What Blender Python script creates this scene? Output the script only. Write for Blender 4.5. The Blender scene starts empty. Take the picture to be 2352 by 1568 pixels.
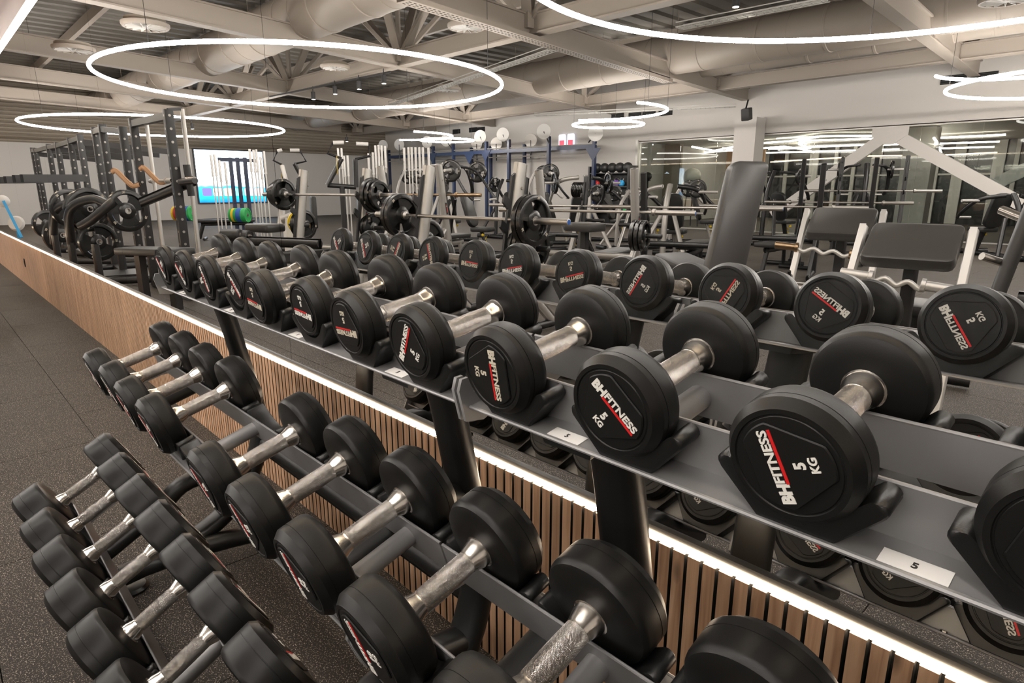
import bpy, math, random
from mathutils import Vector, Matrix
random.seed(7)
S = bpy.context.scene
COL = S.collection
PI = math.pi

# ------------------------------------------------------------------ camera, world, exposure
CH = 1.19          # camera height
D = 0.93           # distance camera -> mirror plane (y = D)
FPX, CX, CY = 1431.0, 1176.0, 784.0
PITCH = math.atan2(352, 1431.0)
YAW = math.radians(46.65)      # viewing direction turned left from the mirror normal
cam_d = bpy.data.cameras.new('camera')
cam = bpy.data.objects.new('camera', cam_d)
COL.objects.link(cam)
cam.location = (0, 0, CH)
cam.rotation_euler = (PI/2 - PITCH, 0, YAW)
cam_d.sensor_width = 36.0
cam_d.lens = 36.0*FPX/2352.0
cam_d.clip_start = 0.02
cam_d.clip_end = 200
S.camera = cam
w = bpy.data.worlds.new('world'); S.world = w; w.use_nodes = True
w.node_tree.nodes['Background'].inputs[0].default_value = (0.010, 0.014, 0.022, 1)   # night outside
w.node_tree.nodes['Background'].inputs[1].default_value = 1.0
S.view_settings.view_transform = 'Standard'
S.view_settings.look = 'None'
S.view_settings.gamma = 1.0
S.view_settings.use_curve_mapping = False
S.view_settings.exposure = 0.0
S.cycles.use_denoising = True
S.cycles.max_bounces = 8
S.cycles.diffuse_bounces = 3
S.cycles.glossy_bounces = 5
S.cycles.transmission_bounces = 6
S.cycles.transparent_max_bounces = 8
S.cycles.sample_clamp_indirect = 6.0
RING_E = 84.0      # emission of the ring lights
LED_E = 36.0       # emission of the strips along the mirror

# pixel -> ray (photo pixels, 2352 x 1568); the mirror shows the room at virtual y, real y = 2D - y
_cp, _sp, _ca, _sa = math.cos(PITCH), math.sin(PITCH), math.cos(YAW), math.sin(YAW)
def ray(x, y):
    r = x-CX; dn = y-CY
    fh = FPX*_cp-dn*_sp; z = -(FPX*_sp+dn*_cp)
    return Vector((r*_ca-fh*_sa, r*_sa+fh*_ca, z))
def at_z(x, y, z):
    v = ray(x, y); k = (z-CH)/v.z
    return Vector((v.x*k, v.y*k, z))
def at_y(x, y, Y):
    v = ray(x, y); k = Y/v.y
    return Vector((v.x*k, Y, CH+v.z*k))
def at_x(x, y, X):
    v = ray(x, y); k = X/v.x
    return Vector((X, v.y*k, CH+v.z*k))
def at_d(x, y, d):
    v = ray(x, y); k = d/math.hypot(v.x, v.y)
    return Vector((v.x*k, v.y*k, CH+v.z*k))
def R(p, y=None, z=None):
    """room point seen in the mirror -> the real point"""
    if y is not None: p = (p, y, z)
    return Vector((p[0], 2*D-p[1], p[2]))

# ------------------------------------------------------------------ materials
MATS = {}
def mat(name, col, rough=0.5, metal=0.0, emit=None, estr=0.0, spec=0.5, bump=None, var=None, coat=0.0, alpha=None, trans=0.0):
    m = bpy.data.materials.new(name); m.use_nodes = True
    nt = m.node_tree; b = nt.nodes['Principled BSDF']
    b.inputs['Base Color'].default_value = (*col, 1)
    b.inputs['Roughness'].default_value = rough
    b.inputs['Metallic'].default_value = metal
    b.inputs['Specular IOR Level'].default_value = spec
    if coat: b.inputs['Coat Weight'].default_value = coat
    if trans: b.inputs['Transmission Weight'].default_value = trans
    if emit:
        b.inputs['Emission Color'].default_value = (*emit, 1)
        b.inputs['Emission Strength'].default_value = estr
    if var or bump:
        tc = nt.nodes.new('ShaderNodeTexCoord')
    if var:   # (scale, amount)
        n = nt.nodes.new('ShaderNodeTexNoise'); n.inputs['Scale'].default_value = var[0]; n.inputs['Detail'].default_value = 5
        nt.links.new(tc.outputs['Object'], n.inputs['Vector'])
        r = nt.nodes.new('ShaderNodeValToRGB')
        a = var[1]
        r.color_ramp.elements[0].position = 0.3; r.color_ramp.elements[1].position = 0.7
        r.color_ramp.elements[0].color = (*[c*(1-a) for c in col], 1)
        r.color_ramp.elements[1].color = (*[min(1, c*(1+a)) for c in col], 1)
        nt.links.new(n.outputs['Fac'], r.inputs['Fac']); nt.links.new(r.outputs['Color'], b.inputs['Base Color'])
    if bump:  # (scale, strength)
        n = nt.nodes.new('ShaderNodeTexNoise'); n.inputs['Scale'].default_value = bump[0]; n.inputs['Detail'].default_value = 3
        nt.links.new(tc.outputs['Object'], n.inputs['Vector'])
        bp = nt.nodes.new('ShaderNodeBump'); bp.inputs['Strength'].default_value = bump[1]; bp.inputs['Distance'].default_value = 0.002
        nt.links.new(n.outputs['Fac'], bp.inputs['Height']); nt.links.new(bp.outputs['Normal'], b.inputs['Normal'])
    MATS[name] = m
    return m
mat('rubber', (0.0062, 0.0060, 0.0058), 0.41, bump=(900, 0.06), var=(14, 0.15), spec=0.31)
mat('rubber_panel', (0.006, 0.0058, 0.0056), 0.46, spec=0.30)
mat('saddle', (0.008, 0.008, 0.008), 0.38, bump=(600, 0.1))
mat('white_print', (0.72, 0.70, 0.65), 0.55)
mat('cream_print', (0.55, 0.50, 0.40), 0.55)
mat('red_print', (0.55, 0.012, 0.012), 0.45)
mat('chrome', (0.78, 0.745, 0.70), 0.20, 1.0)
mat('bar_steel', (0.66, 0.64, 0.61), 0.33, 1.0)
mat('brass_steel', (0.45, 0.32, 0.2), 0.3, 1.0)
mat('rail_grey', (0.28, 0.277, 0.28), 0.40, 0.45, bump=(300, 0.04), var=(6, 0.1))
mat('post_black', (0.006, 0.006, 0.006), 0.42, bump=(700, 0.05))
mat('bolt', (0.45, 0.43, 0.4), 0.35, 1.0)
mat('label_white', (0.75, 0.74, 0.72), 0.6)
mat('ink', (0.02, 0.02, 0.02), 0.6)
mat('led', (1, 1, 1), 0.5, emit=(1.0, 0.82, 0.60), estr=LED_E)
mat('led_edge', (0.05, 0.045, 0.04), 0.35, 0.3)
mat('floor_joint', (0.010, 0.009, 0.008), 0.9)
mat('ring', (1, 1, 1), 0.5, emit=(1.0, 0.93, 0.86), estr=RING_E)
mat('gap_black', (0.006, 0.006, 0.006), 0.8)
mat('frame_black', (0.016, 0.016, 0.017), 0.38, bump=(500, 0.04))
mat('plate_black', (0.010, 0.010, 0.010), 0.26, spec=0.6)
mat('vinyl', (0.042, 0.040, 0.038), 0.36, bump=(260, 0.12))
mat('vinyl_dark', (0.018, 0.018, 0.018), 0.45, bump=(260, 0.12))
mat('silver', (0.50, 0.485, 0.46), 0.34, 0.6)
mat('silver_bright', (0.72, 0.705, 0.68), 0.36, 0.7)
mat('navy', (0.012, 0.022, 0.06), 0.4)
mat('yellow', (0.75, 0.52, 0.02), 0.45)
mat('green', (0.02, 0.33, 0.08), 0.45)
mat('blue', (0.015, 0.09, 0.38), 0.45)
mat('sky_blue', (0.03, 0.30, 0.62), 0.45)
mat('purple', (0.16, 0.06, 0.42), 0.45)
mat('red', (0.48, 0.03, 0.03), 0.45)
mat('orange', (0.75, 0.25, 0.02), 0.45)
mat('beam', (0.29, 0.252, 0.215), 0.55, bump=(80, 0.03))
mat('duct', (0.29, 0.252, 0.215), 0.5)
mat('deck', (0.11, 0.10, 0.085), 0.6)
mat('tray_steel', (0.5, 0.5, 0.48), 0.35, 0.8)
mat('wall_white', (0.57, 0.545, 0.515), 0.7, bump=(40, 0.03))
mat('wall_grey', (0.50, 0.49, 0.475), 0.7)
mat('cladding', (0.27, 0.235, 0.19), 0.6)
mat('vinyl_red', (0.4, 0.02, 0.02), 0.5)
mat('disc_white', (0.72, 0.71, 0.69), 0.5)
mat('ball_black', (0.014, 0.014, 0.014), 0.5)
mat('ball_silver', (0.35, 0.34, 0.3), 0.35)
mat('strip_light', (1, 1, 1), 0.5, emit=(1.0, 0.88, 0.72), estr=22)
mat('strip_warm', (1, 1, 1), 0.5, emit=(1.0, 0.66, 0.36), estr=5)
mat('spot_lens', (1, 1, 1), 0.5, emit=(1.0, 0.9, 0.76), estr=25)
mat('wood_far', (0.50, 0.30, 0.17), 0.55)
mat('upper_wood', (0.20, 0.125, 0.10), 0.5, var=(3, 0.12))
def mirror_mat():
    m = bpy.data.materials.new('mirror'); m.use_nodes = True
    b = m.node_tree.nodes['Principled BSDF']
    b.inputs['Base Color'].default_value = (0.90, 0.905, 0.90, 1); b.inputs['Metallic'].default_value = 1; b.inputs['Roughness'].default_value = 0.0
    MATS['mirror'] = m
mirror_mat()
def glass_mat():
    m = bpy.data.materials.new('glass'); m.use_nodes = True; nt = m.node_tree
    for n in list(nt.nodes): nt.nodes.remove(n)
    o = nt.nodes.new('ShaderNodeOutputMaterial'); mx = nt.nodes.new('ShaderNodeMixShader')
    t = nt.nodes.new('ShaderNodeBsdfTransparent'); g = nt.nodes.new('ShaderNodeBsdfGlossy')
    t.inputs[0].default_value = (0.82, 0.85, 0.84, 1); g.inputs['Roughness'].default_value = 0.02; g.inputs[0].default_value = (0.9, 0.9, 0.9, 1)
    fr = nt.nodes.new('ShaderNodeFresnel'); fr.inputs[0].default_value = 1.6
    nt.links.new(fr.outputs[0], mx.inputs[0]); nt.links.new(t.outputs[0], mx.inputs[1]); nt.links.new(g.outputs[0], mx.inputs[2]); nt.links.new(mx.outputs[0], o.inputs[0])
    MATS['glass'] = m
glass_mat()
def knurl_mat():
    m = mat('knurl', (0.74, 0.70, 0.655), 0.26, 1.0); nt = m.node_tree; b = nt.nodes['Principled BSDF']
    tc = nt.nodes.new('ShaderNodeTexCoord'); sp = nt.nodes.new('ShaderNodeSeparateXYZ'); nt.links.new(tc.outputs['Object'], sp.inputs[0])
    an = nt.nodes.new('ShaderNodeMath'); an.operation = 'ARCTAN2'; nt.links.new(sp.outputs['Z'], an.inputs[0]); nt.links.new(sp.outputs['X'], an.inputs[1])
    outs = []
    for sgn in (1, -1):
        a = nt.nodes.new('ShaderNodeMath'); a.operation = 'MULTIPLY'; a.inputs[1].default_value = 44.0; nt.links.new(an.outputs[0], a.inputs[0])
        y = nt.nodes.new('ShaderNodeMath'); y.operation = 'MULTIPLY_ADD'; y.inputs[1].default_value = sgn*2900.0; nt.links.new(sp.outputs['Y'], y.inputs[0]); nt.links.new(a.outputs[0], y.inputs[2])
        s = nt.nodes.new('ShaderNodeMath'); s.operation = 'SINE'; nt.links.new(y.outputs[0], s.inputs[0]); outs.append(s)
    mn = nt.nodes.new('ShaderNodeMath'); mn.operation = 'MINIMUM'; nt.links.new(outs[0].outputs[0], mn.inputs[0]); nt.links.new(outs[1].outputs[0], mn.inputs[1])
    bp = nt.nodes.new('ShaderNodeBump'); bp.inputs['Strength'].default_value = 0.9; bp.inputs['Distance'].default_value = 0.0008
    nt.links.new(mn.outputs[0], bp.inputs['Height']); nt.links.new(bp.outputs['Normal'], b.inputs['Normal'])
knurl_mat()
def wood_mat():
    m = mat('slat_wood', (0.40, 0.235, 0.135), 0.5); nt = m.node_tree; b = nt.nodes['Principled BSDF']
    tc = nt.nodes.new('ShaderNodeTexCoord'); mp = nt.nodes.new('ShaderNodeMapping'); mp.inputs['Scale'].default_value = (40, 40, 2.2)
    oi = nt.nodes.new('ShaderNodeObjectInfo'); ad = nt.nodes.new('ShaderNodeVectorMath'); ad.operation = 'ADD'
    sc = nt.nodes.new('ShaderNodeMath'); sc.operation = 'MULTIPLY'; sc.inputs[1].default_value = 37.0; nt.links.new(oi.outputs['Random'], sc.inputs[0])
    nt.links.new(tc.outputs['Object'], ad.inputs[0]); nt.links.new(sc.outputs[0], ad.inputs[1]); nt.links.new(ad.outputs[0], mp.inputs[0])
    n = nt.nodes.new('ShaderNodeTexNoise'); n.inputs['Scale'].default_value = 1.6; n.inputs['Detail'].default_value = 6; n.inputs['Distortion'].default_value = 0.7
    nt.links.new(mp.outputs[0], n.inputs['Vector'])
    r = nt.nodes.new('ShaderNodeValToRGB'); e = r.color_ramp.elements
    e[0].position = 0.25; e[0].color = (0.29, 0.155, 0.085, 1); e[1].position = 0.72; e[1].color = (0.60, 0.385, 0.24, 1)
    k = e.new(0.5); k.color = (0.50, 0.30, 0.18, 1)
    nt.links.new(n.outputs['Fac'], r.inputs['Fac'])
    # knots
    mp2 = nt.nodes.new('ShaderNodeMapping'); mp2.inputs['Scale'].default_value = (28, 28, 9); nt.links.new(ad.outputs[0], mp2.inputs[0])
    v = nt.nodes.new('ShaderNodeTexVoronoi'); v.inputs['Scale'].default_value = 0.55; nt.links.new(mp2.outputs[0], v.inputs['Vector'])
    kr = nt.nodes.new('ShaderNodeValToRGB'); kr.color_ramp.elements[0].position = 0.05; kr.color_ramp.elements[0].color = (0.25, 0.25, 0.25, 1); kr.color_ramp.elements[1].position = 0.16; kr.color_ramp.elements[1].color = (1, 1, 1, 1)
    nt.links.new(v.outputs['Distance'], kr.inputs['Fac'])
    mx = nt.nodes.new('ShaderNodeMix'); mx.data_type = 'RGBA'; mx.blend_type = 'MULTIPLY'; mx.inputs[0].default_value = 0.8
    nt.links.new(r.outputs['Color'], mx.inputs[6]); nt.links.new(kr.outputs['Color'], mx.inputs[7])
    # board to board tone
    tn = nt.nodes.new('ShaderNodeMapRange'); tn.inputs[3].default_value = 0.98; tn.inputs[4].default_value = 1.30; nt.links.new(oi.outputs['Random'], tn.inputs[0])
    m2 = nt.nodes.new('ShaderNodeVectorMath'); m2.operation = 'SCALE'; nt.links.new(mx.outputs[2], m2.inputs[0]); nt.links.new(tn.outputs[0], m2.inputs['Scale'])
    nt.links.new(m2.outputs[0], b.inputs['Base Color'])
wood_mat()
def floor_mat():
    m = mat('floor_rubber', (0.05, 0.045, 0.04), 0.72, spec=0.3); nt = m.node_tree; b = nt.nodes['Principled BSDF']
    ge = nt.nodes.new('ShaderNodeNewGeometry')
    n1 = nt.nodes.new('ShaderNodeTexNoise'); n1.inputs['Scale'].default_value = 260; n1.inputs['Detail'].default_value = 2
    v = nt.nodes.new('ShaderNodeTexVoronoi'); v.inputs['Scale'].default_value = 190
    n2 = nt.nodes.new('ShaderNodeTexNoise'); n2.inputs['Scale'].default_value = 1.3; n2.inputs['Detail'].default_value = 4
    for n in (n1, v, n2): nt.links.new(ge.outputs['Position'], n.inputs['Vector'])
    r1 = nt.nodes.new('ShaderNodeValToRGB'); r1.color_ramp.elements[0].position = 0.56; r1.color_ramp.elements[0].color = (0, 0, 0, 1); r1.color_ramp.elements[1].position = 0.60; r1.color_ramp.elements[1].color = (1, 1, 1, 1)
    nt.links.new(n1.outputs['Fac'], r1.inputs['Fac'])
    sc = nt.nodes.new('ShaderNodeSeparateColor'); nt.links.new(v.outputs['Color'], sc.inputs[0])
    spk = nt.nodes.new('ShaderNodeMath'); spk.operation = 'MULTIPLY'; nt.links.new(r1.outputs['Color'], spk.inputs[0]); nt.links.new(sc.outputs[0], spk.inputs[1])
    r2 = nt.nodes.new('ShaderNodeValToRGB'); r2.color_ramp.elements[0].position = 0.3; r2.color_ramp.elements[0].color = (0.022, 0.018, 0.0152, 1); r2.color_ramp.elements[1].position = 0.75; r2.color_ramp.elements[1].color = (0.035, 0.029, 0.0245, 1)
    nt.links.new(n2.outputs['Fac'], r2.inputs['Fac'])
    mx = nt.nodes.new('ShaderNodeMix'); mx.data_type = 'RGBA'; nt.links.new(spk.outputs[0], mx.inputs[0]); nt.links.new(r2.outputs['Color'], mx.inputs[6]); mx.inputs[7].default_value = (0.42, 0.36, 0.29, 1)
    nt.links.new(mx.outputs[2], b.inputs['Base Color'])
    bp = nt.nodes.new('ShaderNodeBump'); bp.inputs['Strength'].default_value = 0.25; bp.inputs['Distance'].default_value = 0.002
    nt.links.new(n1.outputs['Fac'], bp.inputs['Height']); nt.links.new(bp.outputs['Normal'], b.inputs['Normal'])
floor_mat()

# ------------------------------------------------------------------ mesh helpers
def circ(r, n=12, ph=0.0): return [(r*math.cos(2*PI*i/n+ph), r*math.sin(2*PI*i/n+ph)) for i in range(n)]
def rect(w, h, c=0.0):
    w /= 2; h /= 2
    if c <= 0: return [(-w, -h), (w, -h), (w, h), (-w, h)]
    k = c*0.3
    return [(-w+c, -h), (w-c, -h), (w-k, -h+k), (w, -h+c), (w, h-c), (w-k, h-k), (w-c, h), (-w+c, h), (-w+k, h-k), (-w, h-c), (-w, -h+c), (-w+k, -h+k)]
def oval(w, h, n=6):
    """flat oval w wide, h deep"""
    r = h/2; L = w/2-r; o = []
    for i in range(n+1): a = -PI/2+PI*i/n; o.append((L+r*math.cos(a), r*math.sin(a)))
    for i in range(n+1): a = PI/2+PI*i/n; o.append((-L+r*math.cos(a), r*math.sin(a)))
    return o
def rrect(w, h, r, n=4):
    o = []
    for cx, cy, a0 in ((w/2-r, -h/2+r, -PI/2), (w/2-r, h/2-r, 0), (-w/2+r, h/2-r, PI/2), (-w/2+r, -h/2+r, PI)):
        for i in range(n+1): a = a0+PI/2*i/n; o.append((cx+r*math.cos(a), cy+r*math.sin(a)))
    return o
def bez(pts, n=6):
    """smooth path through the points"""
    P = [Vector(p) for p in pts]; out = []
    for i in range(len(P)-1):
        p0 = P[max(i-1, 0)]; p1 = P[i]; p2 = P[i+1]; p3 = P[min(i+2, len(P)-1)]
        for k in range(n):
            t = k/n
            out.append(0.5*((2*p1)+(p2-p0)*t+(2*p0-5*p1+4*p2-p3)*t*t+(3*p1-p0-3*p2+p3)*t**3))
    out.append(P[-1]); return out
class MB:
    def __init__(s): s.v = []; s.f = []
    def sweep(s, prof, path, up=(0, 0, 1), closed=False, caps=True, scales=None):
        P = [Vector(p) for p in path]; n = len(P); k = len(prof); b = len(s.v); up = Vector(up)
        side0 = None
        for i in range(n):
            if closed: t = P[(i+1) % n]-P[i-1]
            else: t = P[min(i+1, n-1)]-P[max(i-1, 0)]
            t.normalize()
            side = t.cross(up)
            if side.length < 1e-3: side = side0 if side0 is not None else t.orthogonal()
            side = side.normalized(); side0 = side
            nn = side.cross(t)
            sc = scales[i] if scales else 1.0
            for (a, c) in prof: s.v.append(tuple(P[i]+side*(a*sc)+nn*(c*sc)))
        for i in range(n if closed else n-1):
            i2 = (i+1) % n
            for j in range(k):
                j2 = (j+1) % k
                s.f.append((b+i*k+j, b+i*k+j2, b+i2*k+j2, b+i2*k+j))
        if caps and not closed:
            s.f.append(tuple(b+j for j in range(k-1, -1, -1))); s.f.append(tuple(b+(n-1)*k+j for j in range(k)))
        return s
    def tube(s, path, r, n=10, closed=False): return s.sweep(circ(r, n), path, closed=closed, up=(0.013, 0.021, 1))
    def bar(s, p0, p1, w, h, up=(0, 0, 1), c=0.0): return s.sweep(rect(w, h, c), [p0, p1], up)
    def lathe(s, prof, o=(0, 0, 0), ax=(0, 1, 0), n=24):
        o = Vector(o); ax = Vector(ax).normalized(); e1 = ax.orthogonal().normalized(); e2 = ax.cross(e1); b = len(s.v); m = len(prof)
        for (a, r) in prof:
            for j in range(n):
                t = 2*PI*j/n; s.v.append(tuple(o+ax*a+(e1*math.cos(t)+e2*math.sin(t))*r))
        for i in range(m-1):
            for j in range(n):
                j2 = (j+1) % n; s.f.append((b+i*n+j, b+i*n+j2, b+(i+1)*n+j2, b+(i+1)*n+j))
        if prof[0][1] > 1e-6 and prof[0] != prof[-1]:
            s.f.append(tuple(b+j for j in range(n-1, -1, -1)))
        if prof[-1][1] > 1e-6 and prof[0] != prof[-1]:
            s.f.append(tuple(b+(m-1)*n+j for j in range(n)))
        return s
    def prism(s, poly, o, ex, ey, th, cham=0.0):
        """polygon in the plane (ex, ey) at o, extruded th along ex x ey (from 0 to th)"""
        o = Vector(o); ex = Vector(ex).normalized(); ey = Vector(ey).normalized(); ez = ex.cross(ey); k = len(poly)
        cx = sum(p[0] for p in poly)/k; cy = sum(p[1] for p in poly)/k
        rad = max(math.hypot(p[0]-cx, p[1]-cy) for p in poly)
        rings = [(0, 1.0), (th, 1.0)] if not cham else [(0, 1-cham/rad), (cham, 1.0), (th-cham, 1.0), (th, 1-cham/rad)]
        b = len(s.v)
        for (z, sc) in rings:
            for (x, y) in poly: s.v.append(tuple(o+ex*(cx+(x-cx)*sc)+ey*(cy+(y-cy)*sc)+ez*z))
        for i in range(len(rings)-1):
            for j in range(k):
                j2 = (j+1) % k; s.f.append((b+i*k+j, b+i*k+j2, b+(i+1)*k+j2, b+(i+1)*k+j))
        s.f.append(tuple(b+j for j in range(k-1, -1, -1))); s.f.append(tuple(b+(len(rings)-1)*k+j for j in range(k)))
        return s
    def box(s, lo, hi):
        lo = Vector(lo); hi = Vector(hi)
        x0, x1 = sorted((lo.x, hi.x)); y0, y1 = sorted((lo.y, hi.y)); z0, z1 = sorted((lo.z, hi.z))
        return s.prism([(x0, y0), (x1, y0), (x1, y1), (x0, y1)], (0, 0, z0), (1, 0, 0), (0, 1, 0), z1-z0)
    def pad(s, o, ex, ey, w, h, th, r=0.03, e=0.012):
        """upholstered pad: rounded rectangle w x h centred at o, th thick along ex x ey, soft edges"""
        o = Vector(o); ex = Vector(ex).normalized(); ey = Vector(ey).normalized(); ez = ex.cross(ey); b = len(s.v)
        lay = [(0, e), (e*0.3, e*0.3), (e, 0), (th-e, 0), (th-e*0.3, e*0.3), (th, e)]
        for z, ins in lay:
            for (x, y) in rrect(w-2*ins, h-2*ins, max(r-ins, 0.004), 3): s.v.append(tuple(o+ex*x+ey*y+ez*z))
        k = 16
        for i in range(len(lay)-1):
            for j in range(k):
                j2 = (j+1) % k; s.f.append((b+i*k+j, b+i*k+j2, b+(i+1)*k+j2, b+(i+1)*k+j))
        s.f.append(tuple(b+j for j in range(k-1, -1, -1))); s.f.append(tuple(b+(len(lay)-1)*k+j for j in range(k)))
        return s
    def sphere(s, c, r, n=16, m=10):
        pr = [(-r*math.cos(PI*i/m), max(r*math.sin(PI*i/m), 0)) for i in range(m+1)]
        pr[0] = (-r, 1e-7); pr[-1] = (r, 1e-7)
        return s.lathe(pr, c, (0, 0, 1), n)
    def mesh(s, name):
        me = bpy.data.meshes.new(name); me.from_pydata([tuple(v) for v in s.v], [], s.f)
        return me
def finish(me, m, ang=38):
    import bmesh
    bm = bmesh.new(); bm.from_mesh(me); bmesh.ops.recalc_face_normals(bm, faces=bm.faces[:]); bm.to_mesh(me); bm.free()
    me.materials.append(MATS[m])
    for p in me.polygons: p.use_smooth = True
    me.set_sharp_from_angle(angle=math.radians(ang))
    return me
def obj(name, mb, m, parent=None, ang=38):
    """one mesh object; world coordinates are turned into coordinates local to the parent thing"""
    me = mb.mesh(name)
    if parent is not None:
        p = parent
        off = Vector((0, 0, 0))
        while p is not None: off += p.location; p = p.parent
        me.transform(Matrix.Translation(-off))
    finish(me, m, ang)
    o = bpy.data.objects.new(name, me); COL.objects.link(o)
    if parent is not None: o.parent = parent
    return o
def tag(o, label=None, cat=None, group=None, kind=None):
    if label: o['label'] = label
    if cat: o['category'] = cat
    if group: o['group'] = group
    if kind: o['kind'] = kind
    return o
def thing(name, loc, label, cat, group=None):
    o = bpy.data.objects.new(name, None); o.empty_display_size = 0.1; COL.objects.link(o); o.location = loc
    return tag(o, label, cat, group)
def struct(name, mb, m, parent=None):
    o = obj(name, mb, m, parent)
    if parent is None: o['kind'] = 'structure'
    return o
def put(me, name, parent, loc=(0, 0, 0), rot=(0, 0, 0)):
    o = bpy.data.objects.new(name, me); COL.objects.link(o); o.parent = parent; o.location = loc; o.rotation_euler = rot
    return o
_TX = {}
def text_geo(txt, bold=0.02):
    """flat lettering as (verts, faces) with cap height about 1"""
    if (txt, bold) in _TX: return _TX[(txt, bold)]
    c = bpy.data.curves.new('t', 'FONT'); c.body = txt; c.size = 1.0; c.offset = bold; c.align_x = 'LEFT'; c.resolution_u = 3; c.extrude = 0.02
    o = bpy.data.objects.new('t', c); COL.objects.link(o)
    dg = bpy.context.evaluated_depsgraph_get(); me = o.evaluated_get(dg).to_mesh()
    vs = [v.co.copy() for v in me.vertices]; fs = [tuple(p.vertices) for p in me.polygons]
    o.evaluated_get(dg).to_mesh_clear(); bpy.data.objects.remove(o); bpy.data.curves.remove(c)
    x0 = min(v.x for v in vs); y0 = min(v.y for v in vs); h = max(v.y for v in vs)-y0
    vs = [((v.x-x0)/h, (v.y-y0)/h, v.z) for v in vs]
    wd = max(v[0] for v in vs)
    _TX[(txt, bold)] = (vs, fs, wd); return _TX[(txt, bold)]
def add_text(mb, txt, o, ex, ey, height, width=None, bold=0.02, depth=0.0012, center=False):
    vs, fs, wd = text_geo(txt, bold); o = Vector(o); ex = Vector(ex).normalized(); ey = Vector(ey).normalized(); ez = ex.cross(ey)
    sx = (width/wd) if width else height; b = len(mb.v)
    sh = -wd*sx/2 if center else 0.0
    for (x, y, z) in vs: mb.v.append(tuple(o+ex*(x*sx+sh)+ey*(y*height)+ez*(z/0.02*depth)))
    for f in fs: mb.f.append(tuple(b+i for i in f))
    return wd*sx
# ================================================================== setting: floor, mirror wall, shell
XL, XR, YB, ZR = -26.8, 5.0, 2*D-17.0, 4.9      # end wall, right wall, far wall (real y), roof
SLAT_Y = 0.915
fl = struct('floor', MB().box((XL, YB, -0.05), (XR, D+0.1, -0.009)), 'floor_joint')
tile_me = finish(MB().prism(rect(0.9978, 0.4978), (0, 0, -0.013), (1, 0, 0), (0, 1, 0), 0.013, 0.002).mesh('tile'), 'floor_rubber')
TX0, TY0 = -4.94, 0.473        # a measured joint: x of a cross joint, y of the long joint
far_tiles = MB(); nt_ = 0
for j in range(-32, 1):
    y = TY0+0.25+0.5*j
    if y-0.25 < YB-0.3: continue
    for i in range(-22, 12):
        x = TX0+0.5+i*1.0+(0.5 if j % 2 else 0.0)
        if x-0.5 < XL-0.6 or x+0.5 > XR+0.6: continue
        near = (x > -13 and j >= -9) and x < 4
        if near: put(tile_me, 'floor_tile', fl, (x, y, 0)); nt_ += 1
        else: far_tiles.prism(rect(0.9978, 0.4978), (x, y, -0.013), (1, 0, 0), (0, 1, 0), 0.013, 0.002)
ft = obj('floor_tiles_far', far_tiles, 'floor_rubber', fl); ft['kind'] = 'stuff'

# wall with the mirror
struct('wall_front', MB().box((XL, D+0.012, -0.02), (XR, D+0.15, ZR)), 'gap_black')
wf = bpy.data.objects['wall_front']
slat_me = finish(MB().prism(rect(0.0244, 0.018, 0.0012), (0, 0, 0.0), (1, 0, 0), (0, 1, 0), 0.5465).mesh('slat'), 'slat_wood')
slat_me.materials.append(MATS['gap_black'])      # black core shows at the sides
for p_ in slat_me.polygons:
    if abs(p_.normal.x) > 0.9: p_.material_index = 1
PIT = 0.0303; nearX = -8.2; x = -0.0115+PIT*20; k = 0
far_sl = MB()
while x > XL+0.02:
    if x > nearX: put(slat_me, 'slat', wf, (x, SLAT_Y+0.009, 0.0))
    elif x > -14: far_sl.prism(rect(0.0244, 0.018), (x, SLAT_Y+0.009, 0.0), (1, 0, 0), (0, 1, 0), 0.5465)
    x -= PIT; k += 1
far_sl.box((XL, SLAT_Y, 0), (-14.02, SLAT_Y+0.018, 0.5465))
fs = obj('slats_far', far_sl, 'slat_wood', wf); fs['kind'] = 'stuff'
obj('slat_backing', MB().box((XL, SLAT_Y+0.0175, 0), (XR, D+0.012, 0.5465)), 'gap_black', wf)
# upper panelling above the mirror, with its own strip
obj('upper_panel', MB().box((XL, 0.905, 2.592), (XR, D+0.012, ZR)), 'upper_wood', wf)

gm = thing('wall_mirror', (-2.17, D, 0.565), 'wide frameless wall mirror in tall butted panels above the wooden slats', 'mirror')
sx = [XR, -2.17+2.412, -2.17, -4.582, -6.994, -9.406, -11.82, -14.23, -16.64, -19.06, -21.47, XL]
for a, b in zip(sx[:-1], sx[1:]):
    obj('mirror_panel', MB().box((b+0.0013, D, 0.572), (a-0.0013, D+0.006, 2.568)), 'mirror', gm)
obj('bottom_channel', MB().box((XL, D-0.008, 0.5595), (XR, D+0.008, 0.5715)), 'led_edge', gm)
t = thing('led_strip_light', (-3, SLAT_Y, 0.541), 'glowing warm white strip light along the top of the wooden slats', 'strip light')
obj('diffuser', MB().box((XL, SLAT_Y+0.003, 0.5490), (XR, D+0.004, 0.5592)), 'led', t)
t = thing('led_strip_light', (-3, 0.91, 2.57), 'glowing warm white strip light along the top edge of the mirror', 'strip light')
obj('diffuser', MB().box((XL, 0.907, 2.5695), (XR, D+0.004, 2.5915)), 'led', t)
p = at_y(57, 603, SLAT_Y)
t = thing('wall_socket', (p.x, SLAT_Y, p.z), 'small black socket set into the wooden slats low on the wall', 'socket')
obj('plate', MB().prism(rrect(0.075, 0.10, 0.012), (p.x, SLAT_Y, p.z), (1, 0, 0), (0, 0, 1), 0.006), 'rubber_panel', t)
obj('insert', MB().lathe([(0, 0.0), (0.002, 0.024), (0.0, 0.026)], (p.x, SLAT_Y-0.006, p.z), (0, -1, 0), 16), 'gap_black', t)

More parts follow.
